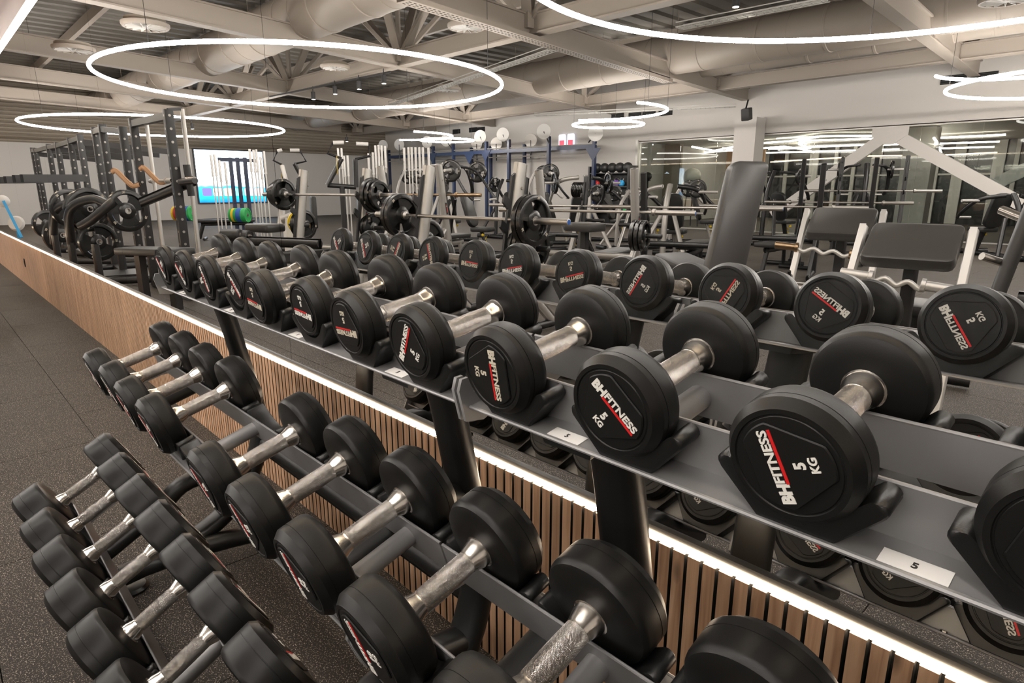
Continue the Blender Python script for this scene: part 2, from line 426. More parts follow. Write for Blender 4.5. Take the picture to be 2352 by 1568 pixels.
# ================================================================== dumbbells
def head_profile(Rr, t):
    e = 0.008
    return [(0.0, 0.019), (0.001, 0.026), (0.0018, Rr*0.6), (0.004, Rr-0.009), (0.0065, Rr-0.004), (0.012, Rr-0.0008), (0.016, Rr),
            (t*0.62, Rr), (t*0.625, Rr-0.0007), (t*0.64, Rr-0.0007), (t*0.645, Rr), (t-0.0115, Rr-0.0003), (t-0.0105, Rr-0.0008),
            (t-0.0012, Rr*0.885), (t, Rr*0.875), (t, Rr*0.80), (t-0.0014, Rr*0.785), (t-0.0014, Rr*0.77), (t-0.0004, Rr*0.755), (t-0.0004, 0.0001)]
def chord_disc(r, d, n=40):
    """disc cut by three chords (normals at 90, 210, 330 degrees)"""
    o = []
    for i in range(n*3):
        a = 2*PI*i/(n*3); rr = r
        for nn in (PI/2, PI/2+2*PI/3, PI/2+4*PI/3):
            c = math.cos(a-nn)
            if c > 1e-3: rr = min(rr, d/c)
        o.append((rr*math.cos(a), rr*math.sin(a)))
    return o
DB = {}
def db_proto(key, kg, Rr, t, hl, rh):
    d = dict(R=Rr, t=t, hl=hl)
    d['head'] = finish(MB().lathe(head_profile(Rr, t), (0, 0, 0), (0, 1, 0), 64).mesh('head'), 'rubber', 24)
    d['panel'] = finish(MB().prism(chord_disc(Rr*0.70, Rr*0.55), (0, t-0.0008, 0), (-1, 0, 0), (0, 0, 1), 0.0026, 0.0014).mesh('face_panel'), 'rubber_panel', 25)
    ex, ey = Vector((-1, 0, 0)), Vector((0, 0, 1)); y = t+0.0018
    mb = MB(); W = Rr*1.16; x0 = -W/2; zb = Rr*0.06; hB = Rr*0.205; hF = Rr*0.155
    wB = W*0.27
    add_text(mb, 'BH', Vector((-x0, y, zb)), ex, ey, hB, wB, 0.055, 0.0007)
    add_text(mb, 'FITNESS', Vector((-(x0+wB*1.05), y, zb+hB-hF)), ex, ey, hF, W-wB*1.05, 0.03, 0.0007)
    num = ('%g' % kg)
    add_text(mb, num, Vector((0, y, -Rr*0.29)), ex, ey, Rr*0.18, None, 0.04, 0.0007, True)
    add_text(mb, 'KG', Vector((0, y, -Rr*0.475)), ex, ey, Rr*0.135, None, 0.03, 0.0007, True)
    d['text'] = finish(mb.mesh('lettering'), 'white_print'); 
    d['text2'] = d['text'].copy(); d['text2'].materials.clear(); d['text2'].materials.append(MATS['cream_print'])
    xs = x0+wB*0.98
    d['stripe'] = finish(MB().prism([(xs, zb-Rr*0.015), (x0+W, zb-Rr*0.015), (x0+W, zb+Rr*0.033), (xs, zb+Rr*0.033)], (0, y-0.0007, 0), ex, ey, 0.0014).mesh('stripe'), 'red_print')
    d['grip'] = finish(MB().lathe([(-hl/2+0.021, rh), (-0.035, rh*1.02), (0, rh*1.05), (0.035, rh*1.02), (hl/2-0.021, rh)], (0, 0, 0), (0, 1, 0), 32).mesh('grip'), 'knurl')
    d['collar'] = finish(MB().lathe([(-0.023, rh*0.97), (-0.0225, rh*1.04), (-0.019, rh*1.08), (-0.008, rh*1.33), (0.0, rh*1.40), (0.0015, rh*1.72), (0.003, rh*1.74)], (0, 0, 0), (0, 1, 0), 32).mesh('collar'), 'chrome')
    DB[key] = d
db_proto('2.5', 2.5, 0.0600, 0.040, 0.127, 0.0140)
db_proto('5', 5, 0.0610, 0.052, 0.127, 0.0150)
db_proto('10', 10, 0.0730, 0.060, 0.127, 0.0155)
db_proto('12.5', 12.5, 0.0740, 0.064, 0.127, 0.0155)
db_proto('15', 15, 0.0880, 0.066, 0.130, 0.0160)
db_proto('20', 20, 0.0895, 0.080, 0.130, 0.0160)
db_proto('25', 25, 0.0910, 0.088, 0.130, 0.0160)
def dumbbell(key, c, tilt, rf, rr, label, group, shift=0.0, cream=(False, False)):
    d = DB[key]
    e = thing('dumbbell', c, label, 'dumbbell', group)
    e.rotation_euler = (tilt, 0, 0)
    c2 = Vector(c)+Vector((0, math.cos(tilt), math.sin(tilt)))*shift; e.location = c2
    put(d['grip'], 'grip', e, rot=(0, rf, 0))
    for s_, ang, roll, cr in ((1, 0, rr, cream[1]), (-1, PI, rf, cream[0])):
        put(d['collar'], 'collar', e, (0, s_*(d['hl']/2), 0), (0, 0, ang))
        h = put(d['head'], 'head', e, (0, s_*(d['hl']/2), 0), (0, 0, ang))
        put(d['panel'], 'face_panel', h, rot=(0, roll, 0))
        put(d['text2' if cr else 'text'], 'lettering', h, rot=(0, roll, 0))
        put(d['stripe'], 'stripe', h, rot=(0, roll, 0))
    return e
rad = math.radians
TIERS = dict(top=dict(c=(0.633, 0.974), th=rad(9.5), R=0.061), mid=dict(c=(0.4335, 0.687), th=rad(17.0), R=0.074), bot=dict(c=(0.244, 0.298), th=rad(29.0), R=0.090))
def ax_of(T): return Vector((0, math.cos(T['th']), math.sin(T['th']))), Vector((0, -math.sin(T['th']), math.cos(T['th'])))
def tp(T, x, a, n):
    A, N = ax_of(T); return Vector((x, T['c'][0], T['c'][1]))+A*a+N*n
SL = [-0.20-0.193*i for i in range(-2, 11)]            # slots of the upper two tiers; index 2 is the nearest whole one
SB = [-2.19+0.2*i for i in range(8)]
SB2 = [-0.512+0.206*(i-1) for i in range(1, 5)]
ORD = ['first', 'second', 'third', 'fourth', 'fifth', 'sixth', 'seventh', 'eighth', 'ninth', 'tenth', 'eleventh', 'twelfth', 'thirteenth']
def ang(dx, dz, rear=False): return math.atan2(dz, -dx if rear else dx)
# top tier, from the camera outwards: key, front text direction, rear text direction (as the mirror shows it), push along the handle
TOP = [('5', (0.3, 1), (1, 0.3), 0.0), ('5', (-0.42, 1), (0.55, -0.8), 0.0), ('5', (0.72, -0.7), (-0.85, 0.52), 0.0), ('5', (0.03, -1), (0.45, 0.88), -0.004),
       ('5', (0.5, 0.87), (-0.45, -0.88), 0.0), ('5', (-1, -0.05), (0.95, 0.28), 0.0), ('5', (-1, 0.06), (0.97, 0.2), 0.012), ('5', (-1, 0.1), (1, -0.05), -0.008),
       ('2.5', (0.62, -0.78), (-0.42, 0.9), 0.008), ('2.5', (0.25, -0.97), (0.4, 0.9), 0), ('2.5', (-0.62, 0.78), (0.45, -0.9), 0), ('2.5', (-0.55, 0.83), (0.6, -0.8), 0)]
n = len(TOP)
for i, (k, f, r, sh) in enumerate(TOP):
    T = TIERS['top']; x = SL[1+i]
    lab = 'black rubber %s kg dumbbell, %s from the far end of the top tier' % (k, ORD[n-1-i])
    dumbbell(k, (x, *T['c']), T['th'], ang(*f), ang(*r, True), lab, 'dumbbells on the top tier', sh, (i in (3, 5, 7), i in (3, 5, 7, 8, 9)))
MID = [('12.5', (0.4, 0.9), (0.6, -0.8)), ('12.5', (0.3, -0.9), (0.3, 1)), ('10', (0.2, 1), (-1, 0.3)), ('10', (-0.2, 1), (0.5, 0.5)), ('10', (-0.1, 1), (1, 0.2)), ('10', (-0.3, 1), (1, 0)), ('10', (-0.45, 0.9), (0.2, 1)),
       None, ('10', (-0.5, 0.85), (1, 0.1)), ('10', (-0.4, 0.9), (1, 0)), ('10', (0.5, -0.85), (0, 1)), ('10', (0.5, -0.8), (1, 0))]
mids = [m_ for m_ in MID if m_]
q = 0
for i, m_ in enumerate(MID):
    if not m_: continue
    T = TIERS['mid']; x = SL[1+i]; k, f, r = m_
    lab = 'black rubber %s kg dumbbell, %s from the far end of the middle tier' % (k, ORD[len(mids)-1-q]); q += 1
    dumbbell(k, (x, T['c'][0], T['c'][1]), T['th'], ang(*f), ang(*r, True), lab, 'dumbbells on the middle tier', random.uniform(-0.004, 0.004))
BOT = [('25', SB[0]), ('25', SB[1]), ('25', SB[2]), ('25', SB[3]), ('20', SB[4]), ('20', SB[5]), ('20', SB[6]), ('15', SB[7]), ('15', SB2[0]), ('15', SB2[1]), ('15', SB2[2])]
BR = [(-0.3, 0.9), (1, 0.2), (0.5, 0.8), (0.35, 0.9), (1, -0.03), (0.1, 1), (0.6, 0.7), (-0.85, 0.5), (0.8, -0.5), (-0.88, 0.48), (0.45, -0.85)]
for i, (k, x) in enumerate(BOT):
    T = TIERS['bot']; d = DB[k]
    lab = 'black rubber %s kg dumbbell, %s from the far end of the bottom tier' % (k, ORD[i])
    A, N = ax_of(T); c = Vector((x, *T['c']))+N*(d['R']-T['R'])
    dumbbell(k, c, T['th'], random.uniform(-3, 3), ang(*BR[i], True), lab, 'dumbbells on the bottom tier', random.uniform(-0.004, 0.004))

# ================================================================== the two racks
def saddle_poly(Rr):
    """cradle seen along the handle: x across, n up; the head of radius Rr rests in it"""
    w = min(Rr*1.12, 0.0900); rt = 0.0085; o = [(-Rr*0.60, -Rr-0.016), (Rr*0.60, -Rr-0.016)]
    tip = (w, -Rr*0.47)
    for i in range(7):
        a = -0.75+(PI*0.95)*i/6; o.append((tip[0]+rt*math.cos(a), tip[1]+rt*math.sin(a)))
    a0 = 1.0
    for i in range(13):
        a = a0-2*a0*i/12; o.append(((Rr+0.0006)*math.sin(a), -(Rr+0.0006)*math.cos(a)))
    for i in range(7):
        a = -0.75+(PI*0.95)*(6-i)/6; o.append((-tip[0]-rt*math.cos(a), tip[1]+rt*math.sin(a)))
    return o
def rack(x0, x1, posts, slots, sb, label):
    e = thing('dumbbell_rack', ((x0+x1)/2, 0.5, 0), label, 'rack', 'dumbbell racks')
    for key, T in TIERS.items():
        A, N = ax_of(T); Rr = T['R']; nb = -Rr-0.017; sgn = (-1, 1); wid = 0.0 if key == 'top' else (0.006 if key == 'mid' else 0.014)
        for s_ in sgn:
            mb = MB(); a1, a2 = 0.055, 0.100+wid
            L = [(s_*a1, nb+0.056), (s_*(a1+0.004), nb+0.056), (s_*(a1+0.004), nb+0.0015), (s_*a2, nb+0.0015), (s_*a2, nb-0.003), (s_*a1, nb-0.003)]
            if s_ > 0: L = L[::-1]
            b = len(mb.v)
            for xx in (x0, x1):
                for (a, n_) in L: mb.v.append(tuple(tp(T, xx, a, n_)))
            for j in range(6): mb.f.append((b+j, b+(j+1) % 6, b+6+(j+1) % 6, b+6+j))
            mb.f.append(tuple(range(b+5, b-1, -1))); mb.f.append(tuple(range(b+6, b+12)))
            mb.tube([tp(T, x0, s_*a2, nb-0.0008), tp(T, x1, s_*a2, nb-0.0008)], 0.0032, 8)
            mb.tube([tp(T, x0, s_*(a1+0.002), nb+0.056), tp(T, x1, s_*(a1+0.002), nb+0.056)], 0.0024, 8)
            obj('rail', mb, 'rail_grey', e)
            for x in (slots if key != 'bot' else sb):
                if not (x0 < x < x1): continue
                mb = MB(); mb.prism(saddle_poly(Rr), tp(T, x, s_*0.0795-0.0195, 0), (-1, 0, 0), N, 0.039, 0.003)
                obj('saddle', mb, 'saddle', e, 50)
        # end plates
        for xx in (x0, x1-0.006):
            W = 0.100+wid; P = [(-W-0.012, nb-0.02), (-W-0.016, nb+0.03), (-W-0.008, nb+0.046), (-W+0.004, nb+0.045), (-W+0.010, nb+0.02), (-0.045, nb+0.004), (0.045, nb+0.004), (W-0.010, nb+0.02),
                 (W-0.004, nb+0.045), (W+0.008, nb+0.046), (W+0.016, nb+0.03), (W+0.012, nb-0.02), (W-0.02, nb-0.030), (0.045, nb-0.022), (-0.045, nb-0.022), (-W+0.02, nb-0.030)]
            mb = MB(); mb.prism(P, tp(T, xx+(0.006 if True else 0), 0, 0), A, N, -0.006 if False else 0.006)
            obj('end_plate', mb, 'rail_grey', e)
        for x in posts:
            xx = {'top': x, 'mid': x+0.59, 'bot': x+0.76}[key] if x < -1 else x+0.10
            mb = MB().tube([tp(T, xx, -0.056, nb+0.024), tp(T, xx, 0.056, nb+0.024)], 0.0165, 20)
            obj('cross_tube', mb, 'rail_grey', e)
        mb = MB(); xb = x0+0.09
        while xb < x1:
            for s_ in (-1, 1):
                mb.lathe([(0, 0.007), (0.004, 0.007), (0.0045, 0.006)], tp(T, xb, s_*0.088, nb+0.0015), N, 6)
            xb += 0.193*2
        o = obj('bolts', mb, 'bolt', e); o['kind'] = 'stuff'
    # labels on the front rail of the top tier
    T = TIERS['top']; A, N = ax_of(T); nb = -T['R']-0.017
    for i in range(0, 12, 2):
        x = SL[2]+0.0965-0.193*i
        if not (x0 < x < x1): continue
        o = tp(T, x, -0.088, nb+0.0017)
        lb = obj('price_label', MB().prism(rect(0.052, 0.020), o, (1, 0, 0), A, 0.0008), 'label_white', e)
        mb = MB(); add_text(mb, '5' if i < 7 else '2.5', o+N*0.0009-A*0.004, (1, 0, 0), A, 0.008, None, 0.03, 0.0003, True)
        t_ = obj('print', mb, 'ink', lb)
    for x in posts:
        top = TIERS['top']; mid = TIERS['mid']; bot = TIERS['bot']
        path = bez([(x, 0.640, 0.885), (x, 0.665, 0.80), (x, 0.695, 0.65), (x, 0.725, 0.50), (x, 0.72, 0.34), (x, 0.62, 0.17), (x, 0.46, 0.085), (x, 0.28, 0.055)], 5)
        obj('upright', MB().sweep(oval(0.082, 0.046), path, (0, -1, 0.2)), 'post_black', e)
        obj('top_bracket', MB().sweep(rect(0.08, 0.012, 0.003), [tp(top, x, -0.095, -top['R']-0.027), tp(top, x, 0.095, -top['R']-0.027)], (0, 0, 1)), 'post_black', e)
        nbm = -mid['R']-0.042
        obj('arm', MB().sweep(oval(0.066, 0.044), bez([(x, 0.705, 0.60), (x, 0.63, 0.625), tp(mid, x, 0.09, nbm), tp(mid, x, -0.09, nbm)], 5), (0, 0, 1)), 'post_black', e)
        nbb = -bot['R']-0.044
        obj('arm', MB().sweep(oval(0.066, 0.044), bez([(x, 0.70, 0.28), (x, 0.50, 0.295), tp(bot, x, 0.10, nbb), tp(bot, x, -0.09, nbb)], 5), (0, 0, 1)), 'post_black', e)
        obj('foot', MB().sweep(oval(0.07, 0.05), bez([(x+0.004, 0.33, 0.062), (x+0.05, 0.50, 0.085), (x+0.08, 0.66, 0.08), (x+0.09, 0.82, 0.035)], 6), (0, 0, 1)), 'post_black', e)
        for (fx, fy) in ((x+0.09, 0.82), (x, 0.30)):
            obj('foot_pad', MB().lathe([(0, 0.045), (0.008, 0.048), (0.016, 0.040), (0.018, 0.02), (0.016, 0.0001)], (fx, fy, 0), (0, 0, 1), 20), 'saddle', e)
    # low cross beam tying the uprights
    obj('cross_beam', MB().sweep(oval(0.05, 0.07), [(posts[0], 0.735, 0.36), (posts[1], 0.735, 0.36)], (0, 0, 1)), 'post_black', e)
    return e
rack(-2.235, -0.6855, (-2.01, -0.88), SL, SB, 'three-tier steel dumbbell rack at the far left, holding 2.5 and 5 kg on top')
rack(-0.6795, 0.90, (-0.487, 0.65), SL, SB2, 'three-tier steel dumbbell rack nearest the camera, running out of view on the right')
# ================================================================== the room that the mirror shows (virtual coordinates, real y = 2D - y)
def RX(*pts): return [R(p) for p in pts]
def dirR(v): return Vector((v[0], -v[1], v[2]))
YF = 17.0      # far side wall (virtual)
# ---- shell
struct('wall_left', MB().box((XL-0.15, YB-0.2, 0), (XL, D+0.1, 2.66)), 'wall_grey')
wl = bpy.data.objects['wall_left']
cl = MB()
cl.box((XL-0.12, YB-0.2, 2.66), (XL-0.03, D+0.1, ZR))
for i in range(18):
    z = 2.67+0.125*i
    cl.prism([(0, 0), (0.035, 0.03), (0.035, 0.085), (0, 0.115)], (XL-0.03, D+0.1, z), (1, 0, 0), (0, 0, 1), D+0.1-YB+0.2)
o = obj('cladding', cl, 'cladding', wl); o['kind'] = 'stuff'
gx0, gx1 = at_y(1466, 330, YF).x, XR       # glazed part of the far wall
wb = struct('wall_back', MB().box((XL, YB-0.15, 0), (gx0, YB, ZR)).box((gx0, YB-0.15, 2.60), (gx1, YB, ZR)), 'wall_white')
struct('wall_right', MB().box((XR, YB-9, 0), (XR+0.15, D+0.1, ZR)), 'wall_white')
ce = struct('ceiling', MB().box((XL, YB-0.2, ZR), (XR, D+0.1, ZR+0.1)), 'deck')
rb = MB()
i = 0
while XL+i*0.5 < XR:
    x = XL+i*0.5; rb.prism([(0, 0), (0.06, -0.05), (0.20, -0.05), (0.26, 0)], (x, D, ZR), (1, 0, 0), (0, 0, 1), D-YB); i += 1
o = obj('deck_ribs', rb, 'deck', ce); o['kind'] = 'stuff'
# ---- roof steel
def ibeam(name, a, b, depth, wd, label, group):
    """I beam with its bottom on the line a-b (virtual points)"""
    a = Vector(a); b = Vector(b)
    t = thing(name, R(a), label, 'beam', group)
    z = Vector((0, 0, 1)); A, B = R(a), R(b)
    obj('bottom_flange', MB().bar(A+z*0.012, B+z*0.012, wd, 0.024), 'beam', t)
    obj('web', MB().bar(A+z*depth/2, B+z*depth/2, 0.03 if wd < 0.15 else wd*0.62, depth-0.02), 'beam', t)
    obj('top_flange', MB().bar(A+z*(depth-0.012), B+z*(depth-0.012), wd, 0.024), 'beam', t)
    return t
BZ = 3.5
NB = [((-2.75, 1.2), (-3.60, 17)), ((-6.85, 1.2), (-8.75, 17)), ((-9.9, 1.2), (-13.2, 17)), ((-14.3, 1.2), (-19.0, 17)), ((-18.0, 1.2), (-22.8, 17)), ((-22.0, 1.2), (-25.6, 14))]
NBL = ['the rightmost', 'the one carrying the cable tray', 'above the middle ring light', 'behind the middle ring light', 'above the squat racks', 'nearest the end wall']
for (a, b), l in zip(NB, NBL): ibeam('roof_beam', (*a, BZ), (*b, BZ), 0.32, 0.20, 'beige steel roof beam running across the hall, '+l, 'cross beams')
TY = [(7.3, 7.75, 'over the middle of the hall'), (15.3, 14.7, 'near the far wall')]
for (y0, y1, l) in TY: ibeam('roof_beam', (XL, y0, BZ+0.02), (XR, y1, BZ+0.02), 0.30, 0.22, 'long beige steel roof beam '+l, 'long beams')
def lerp_x(nb, y):
    (x0, y0), (x1, y1) = nb; return x0+(x1-x0)*(y-y0)/(y1-y0)
k = 0
for ti, (y0, y1, l) in enumerate(TY):
    for bi, nb in enumerate(NB):
        y = (y0+y1)/2; x = lerp_x(nb, y)
        t = thing('roof_strut_cluster', R(x, y, BZ+0.4), 'fan of beige steel struts rising from the %s long beam, %s cluster from the right' % (('middle', 'far')[ti], ORD[bi]), 'struts', 'roof strut clusters')
        for (dx, dy) in ((1.5, 0), (-1.5, 0), (0.75, 0.9), (-0.75, 0.9), (0.75, -0.9), (-0.75, -0.9), (0, 0)):
            obj('strut', MB().bar(R(x+dx*0.08, y+dy*0.08, BZ+0.25), R(x+dx, y+dy, ZR-0.05), 0.15, 0.07), 'beam', t)
        obj('gusset', MB().box(R(x-0.16, y-0.16, BZ+0.1), R(x+0.16, y+0.16, BZ+0.36)), 'beam', t)
for y in (2.2, 3.4, 5.9, 9.2, 10.6, 13.6):
    t = obj('purlin', MB().bar(R(XL, y, ZR-0.22), R(XR, y, ZR-0.22), 0.10, 0.20), 'beam')
    tag(t, 'slim beige roof purlin %s' % {2.2: 'nearest the mirror', 3.4: 'second from the mirror', 5.9: 'over the large rings', 9.2: 'just past the middle beam', 10.6: 'before the far duct', 13.6: 'behind the far duct'}[y], 'purlin', 'roof purlins')
def duct(y, z, r, label, x0=XL, x1=XR, bumps=True):
    t = thing('air_duct', R((x0+x1)/2, y, z), label, 'duct', 'air ducts')
    obj('pipe', MB().tube([R(x0, y, z), R(x1, y, z)], r, 40), 'duct', t)
    sb = MB(); x = x0+0.6
    while x < x1: sb.lathe([(0, r), (0.01, r+0.012), (0.05, r+0.012), (0.06, r)], R(x, y, z), (1, 0, 0), 40); x += 1.25
    o = obj('seams', sb, 'duct', t); o['kind'] = 'stuff'
    hg = MB(); x = x0+1.2
    while x < x1: hg.tube([R(x, y, z+r), R(x, y, ZR)], 0.008, 6); hg.lathe([(0, r+0.004), (0.02, r+0.006), (0.04, r+0.004)], R(x, y, z), (1, 0, 0), 40); x += 2.5
    o = obj('hangers', hg, 'duct', t); o['kind'] = 'stuff'
    return t
duct(5.35, 4.02, 0.40, 'large beige round air duct running above the big ring lights')
duct(12.5, 3.98, 0.40, 'large beige round air duct over the bench press area')
d3 = duct(14.0, 3.95, 0.24, 'slimmer pale air duct with slot vents near the far wall', -9.0, XR)
for px in (1905, 1600, 2290):
    x = at_y(px, 135, 13.8).x
    obj('slot_vent', MB().box(R(x-0.35, 13.74, 3.84), R(x+0.35, 13.78, 3.93)), 'frame_black', d3)
# square duct branch near the wall
# perforated cable tray under the second beam
def ctray(a, b, wd, z, label):
    a = Vector((*a, z)); b = Vector((*b, z)); t = thing('cable_tray', R(a), label, 'cable tray', 'cable trays')
    A, B = R(a), R(b)
    obj('tray_bottom', MB().bar(A, B, wd, 0.006), 'beam', t)
    u = (B-A).normalized(); s = u.cross(Vector((0, 0, 1)))
    mb = MB()
    for sg in (-1, 1): mb.bar(A+s*sg*wd/2+Vector((0, 0, 0.03)), B+s*sg*wd/2+Vector((0, 0, 0.03)), 0.005, 0.06)
    obj('tray_sides', mb, 'beam', t)
    h = MB(); L = (B-A).length; q = 0.05
    while q < L:
        for off in (-0.055, 0.0, 0.055):
            c = A+u*q+s*off-Vector((0, 0, 0.0035)); h.bar(c, c+u*0.045, 0.02, 0.002)
        q += 0.085
    o = obj('slots', h, 'gap_black', t); o['kind'] = 'stuff'
    return t
p0, p1 = at_z(925, 3, 3.42), at_z(1534, 190, 3.42)
ctray((p0.x, p0.y), (p1.x, p1.y), 0.22, 3.42, 'perforated beige cable tray hung below the second roof beam')
def mesh_tray(pa, pb, z, label):
    a, b = at_z(*pa, z), at_z(*pb, z); t = thing('wire_tray', R(a), label, 'cable tray', 'wire cable trays'); A, B = R(a), R(b); u = (B-A).normalized(); s = u.cross(Vector((0, 0, 1)))
    mb = MB()
    for o_, zz in ((-0.1, 0.06), (-0.1, 0), (-0.03, 0), (0.03, 0), (0.1, 0), (0.1, 0.06)): mb.bar(A+s*o_+Vector((0, 0, zz)), B+s*o_+Vector((0, 0, zz)), 0.012, 0.012)
    q = 0.0; L = (B-A).length
    while q < L:
        mb.bar(A+u*q-s*0.1, A+u*q+s*0.1, 0.01, 0.01, u); q += 0.12
    obj('wires', mb, 'tray_steel', t); return t
mesh_tray((900, 240), (1270, 115), 3.40, 'grey wire cable tray beside the middle ring light')
mesh_tray((1560, 65), (1900, 0), 3.40, 'grey wire cable tray above the nearest ring light')
mesh_tray((1230, 266), (1690, 245), 3.2, 'grey wire cable tray low along the far wall')
# round swirl diffusers
def swirl(px, py, z, r, label):
    c = at_z(px, py, z); t = thing('ceiling_diffuser', R(c), label, 'diffuser', 'round ceiling diffusers')
    obj('rim', MB().lathe([(0.0, r), (0.03, r+0.02), (0.06, r+0.02), (0.06, r-0.03), (0.0, r-0.03), (0, r)], R(c), (0, 0, 1), 32), 'beam', t)
    obj('plenum', MB().lathe([(0.05, r-0.02), (0.12, r*0.9), (0.13, 0.001)], R(c), (0, 0, 1), 28), 'cladding', t)
    v = MB()
    for i in range(14):
        a = 2*PI*i/14; u = Vector((math.cos(a), math.sin(a), 0)); w_ = Vector((-u.y, u.x, 0.5)).normalized()
        v.bar(R(c)+u*0.06+Vector((0, 0, 0.02)), R(c)+u*(r-0.02)+Vector((0, 0, 0.02)), 0.05*1.2, 0.006, w_)
    v.lathe([(0.0, 0.07), (0.03, 0.07), (0.03, 0.001)], R(c), (0, 0, 1), 16)
    obj('vanes', v, 'disc_white', t)
swirl(335, 64, 3.45, 0.30, 'round swirl diffuser at the left under the beam above the middle ring')
swirl(1072, 66, 3.60, 0.28, 'round swirl diffuser beside the perforated cable tray')
swirl(170, 117, 3.45, 0.30, 'round swirl diffuser at far left under the roof beam')
swirl(770, 158, 3.6, 0.28, 'round swirl diffuser inside the middle ring light')
swirl(2310, 4, 3.6, 0.3, 'round swirl diffuser at the upper right corner')
swirl(1030, 208, 3.45, 0.28, 'round swirl diffuser at the right inside of the middle ring')
# ---- ring lights
RH = 2.8
def ring(c, r, z, label, a0=0.0, a1=2*PI, wires=True):
    full = a1-a0 > 6.2
    n = 96 if full else 48
    pts = [R(c[0]+r*math.cos(a0+(a1-a0)*i/(n if full else n-1)), c[1]+r*math.sin(a0+(a1-a0)*i/(n if full else n-1)), z) for i in range(n)]
    t = thing('ring_light', R(c[0], c[1], z), label, 'ring light', 'ceiling ring lights')
    obj('diffuser', MB().sweep(circ(0.026, 8), pts, (0, 0, 1), closed=full), 'ring', t)
    if wires:
        for k in range(4 if full else 2):
            p = pts[int(n*(k+0.3)/4)]
            obj('wire', MB().tube([p, (p.x, p.y, ZR-0.1)], 0.0035, 5), 'frame_black', t)
    return t
ring((-1.4, 5.3), 2.97, RH, 'large glowing ring light at the top right, nearest the camera')
ring((-9.9, 5.0), 3.0, RH, 'large glowing ring light hanging in the middle of the hall')
ring((-19.6, 5.35), 3.15, RH, 'large glowing ring light over the squat racks at the far left')
ring((-9.35, 11.0), 1.75, RH, 'open arc of glowing light right of the middle ring light', -0.25, PI*0.75)
ring((-10.75, 13.6), 0.92, RH, 'small glowing ring light just below the open arc, in front of the far wall')
ring((-17.6, 11.6), 1.75, RH, 'open arc of glowing light above the white discs of the training rig', -0.3, PI*0.8)
ring((-18.0, 13.9), 0.92, RH, 'small glowing ring light behind the white discs of the training rig')
ring((-1.3, 13.7), 1.95, RH, 'small glowing ring light at the right edge of the mirror view')
ring((-1.9, 12.2), 1.2, RH+0.12, 'short glowing arc above the small ring at the right edge', PI*0.25, PI*1.0)
# ---- track with spots
def spot(px, py, z, label, h=0.16, on=True):
    c = R(at_z(px, py, z)); t = thing('ceiling_spotlight', c, label, 'spotlight', 'ceiling spotlights')
    obj('can', MB().lathe([(0, 0.045), (0.005, 0.05), (h, 0.05), (h+0.005, 0.045)], c, (0, 0, 1), 16), 'frame_black', t)
    obj('lens', MB().lathe([(-0.004, 0.001), (-0.004, 0.04), (0.001, 0.042)], c, (0, 0, 1), 16), 'spot_lens', t)
    obj('stem', MB().tube([c+Vector((0, 0, h)), c+Vector((0, 0, h+0.12))], 0.012, 6), 'frame_black', t)
a_, b_ = at_z(620, 222, 3.45), at_z(897, 165, 3.45)
tag(obj('spotlight_track', MB().bar(R(a_), R(b_), 0.035, 0.035), 'frame_black'), 'black spotlight track inside the middle ring light', 'track')
for i, (px, py) in enumerate(((720, 228), (770, 216), (825, 205), (882, 192))): spot(px, py, 3.22, 'black ceiling spot on the track, %s from its far end' % ORD[i])
spot(442, 296, 3.0, 'black ceiling spot hanging over the far left ring light')
spot(1690, 16, 3.5, 'black ceiling spot above the nearest ring light')
spot(797, 325, 3.0, 'small ceiling spot above the pull-up handles')
c = R(at_d(1711, 264, 17.0)); t = thing('wall_speaker', c, 'small black loudspeaker on the far wall above the pale column', 'speaker')
obj('cabinet', MB().prism(rect(0.2, 0.28, 0.02), c, (1, 0, 0), (0, 0.25, 1), 0.18), 'frame_black', t); obj('bracket', MB().tube([c+Vector((0, 0, 0.1)), c+Vector((0, -0.1, 0.35))], 0.02, 8), 'frame_black', t)
# far wall grilles
for i, (px, py) in enumerate(((1418, 267), (1458, 265), (1490, 262), (1528, 258), (1048, 302), (1086, 298), (1104, 297), (2190, 182), (2260, 176))):
    c = at_y(px, py, YF-0.02); w_ = 0.24
    g = thing('vent_grille', R(c), 'dark louvred far wall vent, %s from the left %s' % (ORD[i if i < 4 else (i-4 if i < 7 else i-7)], 'behind the open light arc' if i < 4 else ('above the training rig' if i < 7 else 'at the right edge')), 'vent', 'vents on the far wall')
    obj('frame', MB().box(R(c.x-w_, YF-0.02, c.z-0.09), R(c.x+w_, YF, c.z+0.09)), 'gap_black', g)
    for j in range(4): obj('slat', MB().box(R(c.x-w_, YF-0.035, c.z-0.07+0.042*j), R(c.x+w_, YF-0.022, c.z-0.058+0.042*j)), 'frame_black', g)
